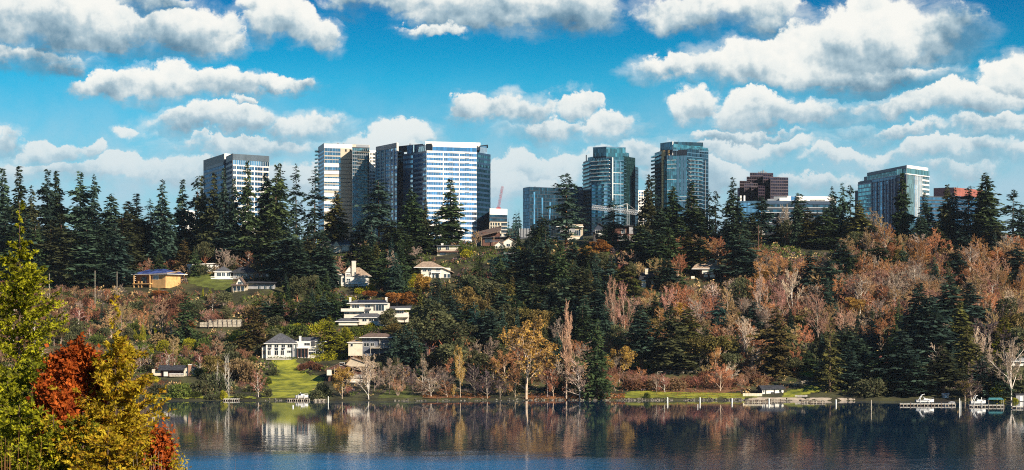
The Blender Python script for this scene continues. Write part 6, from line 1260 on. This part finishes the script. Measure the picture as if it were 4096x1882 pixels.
# ------------------------------------------------------------------ ground cover and far woods
def cover():
    r = np.random.RandomState(9); Vs, Fs, Ms, o = [], [], [], 0; N = 15000
    px = r.uniform(-60, 4156, N); Y = 808+(r.rand(N)**.8)*330; X = (px-HX)/FPX*Y; Z = zg(X, Y); py = HY-(Z-CAMZ)*FPX/Y
    bare_ = np.zeros(N, bool)
    for P_ in LAWN_POLYS: bare_ |= inside(P_, X, Y)
    for len_, (x, y, z, p, q) in enumerate(zip(X, Y, Z, px, py)):
        if any(a-6 < p < c+6 and d-26 < q < d+16 for a, b, c, d in EXCL[:-3] if d < 1560): continue
        if 2990 < p < 3430 and q > 1572 or q > 1575 and 3560 < p: continue
        if bare_[len_]: continue
        n = 18; sc = r.uniform(.8, 2.2)*(1.1 if q < 1500 else .7)
        v = unit(r.normal(0, 1, (n, 3))); v[:, 2] = np.abs(v[:, 2]); B = np.array([x, y, z])+v*sc*r.uniform(.3, 1., (n, 1)); D = unit(v+r.normal(0, .6, (n, 3))); sd = unit(np.cross(D, r.normal(0, 1, D.shape)))
        C = cards(B, D, sd, sc*.55*r.uniform(.5, 1.1, n), sc*.16*r.uniform(.6, 1.4, n)); Vs.append(C[0]); Fs.append(C[1]+o); o += len(C[0])
        nm = zone(p, q)[0]
        pr = dict(red=(.1,.55,.25,.1), slope=(.08,.36,.40,.16), lowleft=(.48,.22,.18,.12), park=(.15,.5,.25,.1), shore=(.3,.25,.15,.3), dark=(.75,.05,.05,.15), L=(.8,.05,.05,.1)).get(nm, (.6,.15,.1,.15))
        Ms.append(np.full(n, r.choice(4, p=pr)))
    return obj('undergrowth', npmesh('undergrowth', np.concatenate(Vs), np.concatenate(Fs), np.concatenate(Ms)), [M['leaf_green'], M['leaf_red'], M['twig_tan'], M['twig_dark']], kind='stuff')
cover()
def litter():
    r = np.random.RandomState(4); N = 9000; px = np.concatenate([r.uniform(2100, 2500, N//2), r.uniform(1690, 1960, N//4), r.uniform(2560, 3000, N//4)]); Y = np.concatenate([r.uniform(806, 822, 3*N//4), r.uniform(812, 852, N//4)]); X = (px-HX)/FPX*Y
    B = np.stack([X, Y, zg(X, Y)+.12], 1); D = unit(r.normal(0, 1, (len(X), 3))*[1, 1, .4]); sd = unit(np.cross(D, r.normal(0, 1, D.shape)))
    obj('fallen_leaves', npmesh('fallen_leaves', *cards(B, D, sd, r.uniform(.2, .45, len(X)), r.uniform(.08, .18, len(X)))), M['leaf_orange'], kind='stuff')
litter()
def woods():
    """wooded hill far beyond the towers; its trees cannot be told apart"""
    hill = lambda X, Y: 30+95*np.exp(-((X-20)/260)**2)*np.exp(-((Y-2600)/330)**2)+70*np.exp(-((X+330)/260)**2)*np.exp(-((Y-2600)/330)**2)+50*np.exp(-((X-700)/500)**2)*np.exp(-((Y-2600)/330)**2)
    sheet(np.linspace(-1500, 1500, 90), np.linspace(1900, 3300, 40), hill, 'far_hill', M['hill_ground'])
    r = np.random.RandomState(2); parts = []
    N = 2600; X = r.uniform(-760, 760, N); Y = r.uniform(2300, 2640, N); Z = hill(X, Y); Hh = r.uniform(14, 30, N); W_ = Hh*r.uniform(.14, .2, N)
    for lv in range(5):
        for q in range(4):
            a = r.rand(N)*6.28; f = lv/5; b = np.stack([X, Y, Z+Hh*(.15+.8*f)], 1); d = unit(np.stack([np.cos(a), np.sin(a), -.5+0*a], 1)); sd = unit(np.cross(d, r.normal(0, .5, d.shape)+[0, 0, 1])); l = W_*(1.25-f)*1.1
            parts.append(cards(b, d, sd, l, l*.42))
    parts.append(tubes(np.stack([X, Y, Z-1], 1), np.stack([X, Y, Z+Hh], 1), W_*.16, W_*.02, 3))
    obj('far_woods', npmesh('far_woods', *join(parts)), M['fir_blue'], kind='stuff')
woods()
def side_woods():
    """the wooded slope going on to both sides of the view"""
    r = np.random.RandomState(6); N = 620; Y = 812+300*r.rand(N); sg = r.choice([-1., 1.], N); X = sg*Y*r.uniform(.266, .40, N); Z = zg(X, Y); Hh = r.uniform(9, 30, N)*np.where(Y > 1020, 1.1, .8); W_ = Hh*r.uniform(.16, .24, N); parts = []
    for lv in range(9):
        for q in range(7):
            a = r.rand(N)*6.28; f = lv/9; b = np.stack([X, Y, Z+Hh*(.08+.9*f)], 1)+np.stack([np.cos(a), np.sin(a), 0*a], 1)*(W_*(1-f)*r.uniform(0, .5, N))[:, None]; d = unit(np.stack([np.cos(a), np.sin(a), -.4+0*a], 1)); sd = unit(np.cross(d, r.normal(0, .5, d.shape)+[0, 0, 1])); l = W_*(1.15-f)*r.uniform(.5, 1., N)
            parts.append(cards(b, d, sd, l, l*.3))
    parts.append(tubes(np.stack([X, Y, Z-1], 1), np.stack([X, Y, Z+Hh], 1), W_*.08, W_*.01, 3)); V, F = join(parts)
    obj('side_woods', npmesh('side_woods', V, F, r.choice(3, p=[.5, .25, .25], size=len(F))), [M['fir_leaf'], M['fir_dusk'], M['twig_tan']], kind='stuff')
side_woods()

# ------------------------------------------------------------------ air
hz = bpy.data.materials.new('haze'); hz.use_nodes = True; hz.node_tree.nodes.clear()
pv = hz.node_tree.nodes.new('ShaderNodeVolumePrincipled'); pv.inputs['Color'].default_value = (.70,.84,.98,1); pv.inputs['Density'].default_value = HAZE; pv.inputs['Anisotropy'].default_value = .2
hz.node_tree.links.new(pv.outputs[0], hz.node_tree.nodes.new('ShaderNodeOutputMaterial').inputs['Volume'])
MB().box(-21000, 21000, -70, 23000, -9.5, 196).build('haze', hz, kind='stuff')

# ------------------------------------------------------------------ young larches and shrubs on the near bluff
leafm('larch_green', (.42,.45,.015), (.62,.60,.03), .0, .4, .5, 1.6); leafm('larch_dark', (.10,.135,.016), (.26,.28,.02), .0, .3, .5, 1.2); leafm('larch_gold', (.58,.40,.014), (.72,.54,.04), .0, .42, .4, 1.6); leafm('larch_amber', (.34,.17,.015), (.55,.32,.02), .0, .3, .4, 1.4)
leafm('leaf_crimson', (.36,.045,.012), (.56,.13,.02), .0, .3, .4, 1.4); leafm('leaf_russet', (.20,.055,.018), (.36,.12,.03), .0, .25, .4, 1.4)
def larch(name, label, px, ytop, D, zlo, Wr, mats, seed, expo=.7, step=.20, nb=6, up=.35, leader=1.2, prof=None, card=.17, dens=1.5, lean=0.):
    """young conifer: trunk, boughs swept up at their ends, needle tufts along the side shoots; crown from height zlo up"""
    r = np.random.RandomState(seed); top = P3(px, ytop, D); zb = float(zbank(top.x, D)); H = top.z-zb; lo = zlo-zb
    t = thing(name, label, 'tree', (top.x, D, zb))
    zs = np.arange(lo, H-leader, step); tt = (zs-lo)/(H-leader-lo); env = Wr*((1-tt)**expo) if prof is None else 1.16*Wr*np.interp(tt, *prof)
    bz, baz, bl = [], [], []
    for z, e in zip(zs, env):
        for q in range(nb):
            if r.rand() < .14: continue
            bz.append(z+r.uniform(-.1, .1)); baz.append(r.rand()*6.28); bl.append(max(.15, (1+.28*math.sin(z*5.1+seed)*math.sin(z*2.3))*e*r.uniform(.42, 1.25)))
    for z in np.arange(H-leader, H-.1, .16): bz.append(z); baz.append(r.rand()*6.28); bl.append(r.uniform(.05, .16))
    bz, baz, bl = map(np.array, (bz, baz, bl)); rad = np.stack([np.cos(baz), np.sin(baz), 0*baz], 1); tan = np.stack([-np.sin(baz), np.cos(baz), 0*baz], 1)
    def along(i, s): # point on bough i
        L = bl[i]; p = rad[i]*(L*s)[:, None]; p[:, 2] = bz[i]+L*(-.10*s+up*s*s); return p
    ns = 7; S0 = np.repeat(np.arange(len(bz)), ns); s = np.tile(np.arange(ns)/ns, len(bz)); W0 = tubes(along(S0, s), along(S0, s+1./ns), .004+.016*(1-s)*np.minimum(bl[S0], 1.2), .004+.016*(1-s-1./ns)*np.minimum(bl[S0], 1.2), 3)
    n = np.clip((bl*11*dens).astype(int), 2, 18); I = np.repeat(np.arange(len(bz)), n); s = np.concatenate([(np.arange(k)+.7)/k for k in n]); s = np.clip(s+r.uniform(-.04, .04, len(s)), .12, 1.)
    o = along(I, s); sg = r.choice([-1., 1.], len(I)); d = unit(rad[I]*r.uniform(.3, 1.1, len(I))[:, None]+tan[I]*(sg*r.uniform(.1, 1., len(I)))[:, None]+np.array([0, 0, 1.])*r.uniform(-.25, .65, len(I))[:, None])
    sl = np.minimum(.42, .30*bl[I]+.10)*r.uniform(.5, 1.1, len(I))
    W1 = tubes(o, o+d*sl[:, None], np.full(len(I), .006), np.full(len(I), .003), 3)
    m = 10; J = np.repeat(np.arange(len(I)), m); u = np.tile((np.arange(m)+.5)/m, len(I)); b = o[J]+d[J]*(sl[J]*u)[:, None]
    q = r.normal(0, 1, (len(J), 3)); dd = unit(d[J]*.9+q*.55+[0, 0, .15]); sd = unit(np.cross(dd, r.normal(0, 1, dd.shape))); ln = card*r.uniform(.55, 1.15, len(J))
    C = cards(b, dd, sd, ln, ln*r.uniform(.16, .32, len(J)))
    mi = (r.rand(len(I))*len(mats)).astype(int)[J]
    zz = np.linspace(-.6, H-.05, 12); pts = np.stack([lean*(zz/H)**2*0+np.sin(zz*.7)*.02, np.cos(zz*.9)*.02, zz], 1); rr = np.interp(zz, [0, H*.6, H], [.17, .07, .008]); T = tubes(pts[:-1], pts[1:], rr[:-1], rr[1:], 8)
    obj('trunk', npmesh('trunk', *T), M['bark_brown'], t); obj('bough', npmesh('bough', *join([W0, W1])), M['bark_brown'], t, kind='stuff'); obj('foliage', npmesh('foliage', *C, mi=mi), [M[k] for k in mats], t, kind='stuff')
    return t
def leafy(name, label, px, ytop, D, Wr, m, seed, n=5200, leaf=.13, low=.2, lean=(0, 0), cat='shrub', drop=2.4):
    """upright broad-leaved bush: stems rising from the ground, leaves along their upper shoots"""
    r = np.random.RandomState(seed); top = P3(px, ytop, D); zb = float(zbank(top.x, D)); H = top.z-zb
    t = thing(name, label, cat, (top.x-lean[0], D, zb)); k = 46; a = r.rand(k)*6.28; q = np.sqrt(r.rand(k))
    tip = np.stack([np.cos(a)*q*Wr+lean[0], np.sin(a)*q*Wr+lean[1], H-drop*q**2.2-r.uniform(0, .9, k)*drop*.5], 1); b = np.stack([np.cos(a)*.12, np.sin(a)*.12, 0*a-.3], 1); md = (b+tip)/2*[.8, .8, 1]+r.normal(0, .08, (k, 3))
    T = join([tubes(b, md, np.full(k, .035), np.full(k, .018), 4), tubes(md, tip, np.full(k, .018), np.full(k, .004), 3)])
    i = r.randint(0, k, n); u = 1-r.rand(n)**1.6*(1-low); p = np.where((u < .5)[:, None], b[i]+(md[i]-b[i])*(u*2)[:, None], md[i]+(tip[i]-md[i])*(u*2-1)[:, None])+r.normal(0, .16, (n, 3))
    d = unit(r.normal(0, 1, (n, 3))+[0, 0, .2]); sd = unit(np.cross(d, r.normal(0, 1, d.shape))); l = leaf*r.uniform(.5, 1.2, n)
    obj('stem', npmesh('stem', *T), M['bark_brown'], t); obj('foliage', npmesh('foliage', *cards(p, d, sd, l, l*r.uniform(.25, .45, n))), M[m], t, kind='stuff'); return t
larch('larch_tree', 'tall yellow green young larch with bare thin leader at the left edge', 78, 800, 88, 22., 1.2, ['larch_green', 'larch_green', 'larch_green', 'larch_dark'], 1, leader=1.9, nb=5, step=.20, up=.5, prof=([0,.6,.69,.72,.81,.91,.97,1.], [1.4,1.2,.95,1.5,1.35,.62,.36,.2]))
larch('larch_tree', 'golden yellow young larch with a tall spindly tip, right of the red bush', 462, 1180, 74, 20.5, 1.15, ['larch_gold', 'larch_gold', 'larch_gold', 'larch_amber'], 2, leader=1.6, nb=6, step=.20, up=.5, prof=([0,.6,.71,.80,.90,.97,1.], [1.3,1.5,1.45,1.2,.72,.42,.2]))
larch('larch_tree', 'bushy yellow green larch low at the left edge below the tall one', 130, 1430, 84, 20., 1.2, ['larch_green', 'larch_dark', 'larch_dark'], 3, leader=.25, up=.45, prof=([0,.7,.88,.96,1.], [1.5,1.45,1.3,.95,.3]))
larch('larch_tree', 'dark green larch filling the bottom left corner', 30, 1520, 76, 19.5, 1.1, ['larch_dark', 'larch_green', 'larch_dark'], 4, leader=.3, up=.45, prof=([0,.7,.86,.95,1.], [1.4,1.3,1.1,.7,.2]))
larch('larch_tree', 'amber tinged larch in front at the foot of the golden one', 330, 1640, 70, 20., 1., ['larch_amber', 'larch_gold', 'larch_dark'], 5, leader=.3, up=.45, prof=([0,.7,.86,.94,1.], [1.2,1.1,.9,.6,.2]))
larch('larch_tree', 'sprawling gold larch leaning to the water at the right of the group', 525, 1580, 82, 20., .9, ['larch_gold', 'larch_amber'], 6, leader=.4, up=.5, prof=([0,.7,.88,.95,1.], [1.,.9,.75,.5,.2]))
larch('larch_tree', 'low yellow green larch in the bottom left corner before the taller ones', 75, 1610, 70, 20., 1.2, ['larch_green', 'larch_green', 'larch_dark'], 21, leader=.2, up=.45, prof=([0,.7,.86,.95,1.], [1.4,1.3,1.1,.7,.2]))
larch('larch_tree', 'low mixed green gold larch between red bush and left corner', 212, 1655, 70, 20., 1.0, ['larch_green', 'larch_gold', 'larch_dark'], 22, leader=.2, up=.45, prof=([0,.7,.86,.95,1.], [1.3,1.2,1.,.6,.2]))
larch('larch_tree', 'low bright gold larch in front under the spindly tipped one', 430, 1700, 67, 20., 1.1, ['larch_gold', 'larch_gold', 'larch_amber'], 23, leader=.2, up=.45, prof=([0,.7,.86,.95,1.], [1.3,1.2,1.,.6,.2]))
leafy('maple_bush', 'dark red leaved maple between the yellow green and golden larches', 296, 1372, 75.5, 1.35, 'leaf_crimson', 7, 46000, .2, .62, drop=2.0); leafy('maple_bush', 'smaller red leaved bush low in front of the yellow green larches', 262, 1550, 72, .62, 'leaf_crimson', 8, 16000, .2, .5)
leafy('sumac_bush', 'slanting crimson shrub at the bottom right of the larches', 650, 1700, 72, .30, 'leaf_crimson', 9, 9000, .16, .1, (.5, 0), drop=1.3); leafy('sumac_bush', 'small gold leaved shrub beside the slanting crimson one', 706, 1765, 70, .40, 'larch_gold', 10, 5000, .12, .1)
def wands(label, px, ytop, D, n, sp, m, seed, name='reed_clump', leaf=0):
    r = np.random.RandomState(seed); top = P3(px, ytop, D); zb = float(zbank(top.x, D)); H = top.z-zb; t = thing(name, label, 'plant', (top.x, D, zb))
    p0 = np.stack([r.normal(0, sp*.3, n), r.normal(0, sp*.3, n), np.full(n, -.2)], 1); p1 = p0+np.stack([r.normal(0, sp, n), r.normal(0, sp*.6, n), H*r.uniform(.80, 1., n)], 1); md = (p0+p1)/2+r.normal(0, .05, (n, 3))
    obj('stem', npmesh('stem', *join([tubes(p0, md, np.full(n, .014), np.full(n, .010), 3), tubes(md, p1, np.full(n, .010), np.full(n, .004), 3)])), M[m], t)
    if leaf:
        k = leaf; i = r.randint(0, n, k); u = r.uniform(.55, 1., k); b = md[i]+(p1[i]-md[i])*(u*2-1)[:, None]; d = unit(r.normal(0, 1, (k, 3))+[0, 0, .5]); sd = unit(np.cross(d, r.normal(0, 1, d.shape))); l = .12*r.uniform(.6, 1.2, k)
        obj('foliage', npmesh('foliage', *cards(b, d, sd, l, l*.3)), M['larch_gold' if 'yellow' in label or 'gold' in label else 'larch_dark'], t)
    return t
wands('pale dry stalks around the foot of the slanting crimson shrub', 600, 1770, 71, 34, .30, 'twig_white', 11); wands('pale dry stalks at the right of the small gold shrub', 735, 1795, 69, 22, .22, 'twig_white', 12)
wands('single bare stalk with yellow leaves at its tip', 722, 1755, 70, 2, .03, 'twig_tan', 13, 'sapling', 22); wands('slender dark sapling alone against the water at the bottom', 944, 1800, 68, 3, .05, 'bark_brown', 14, 'sapling', 46)
wands('leafless orange brown twigs at the bottom left corner', 30, 1690, 68, 26, .40, 'twig_orange', 15, 'twig_bush')
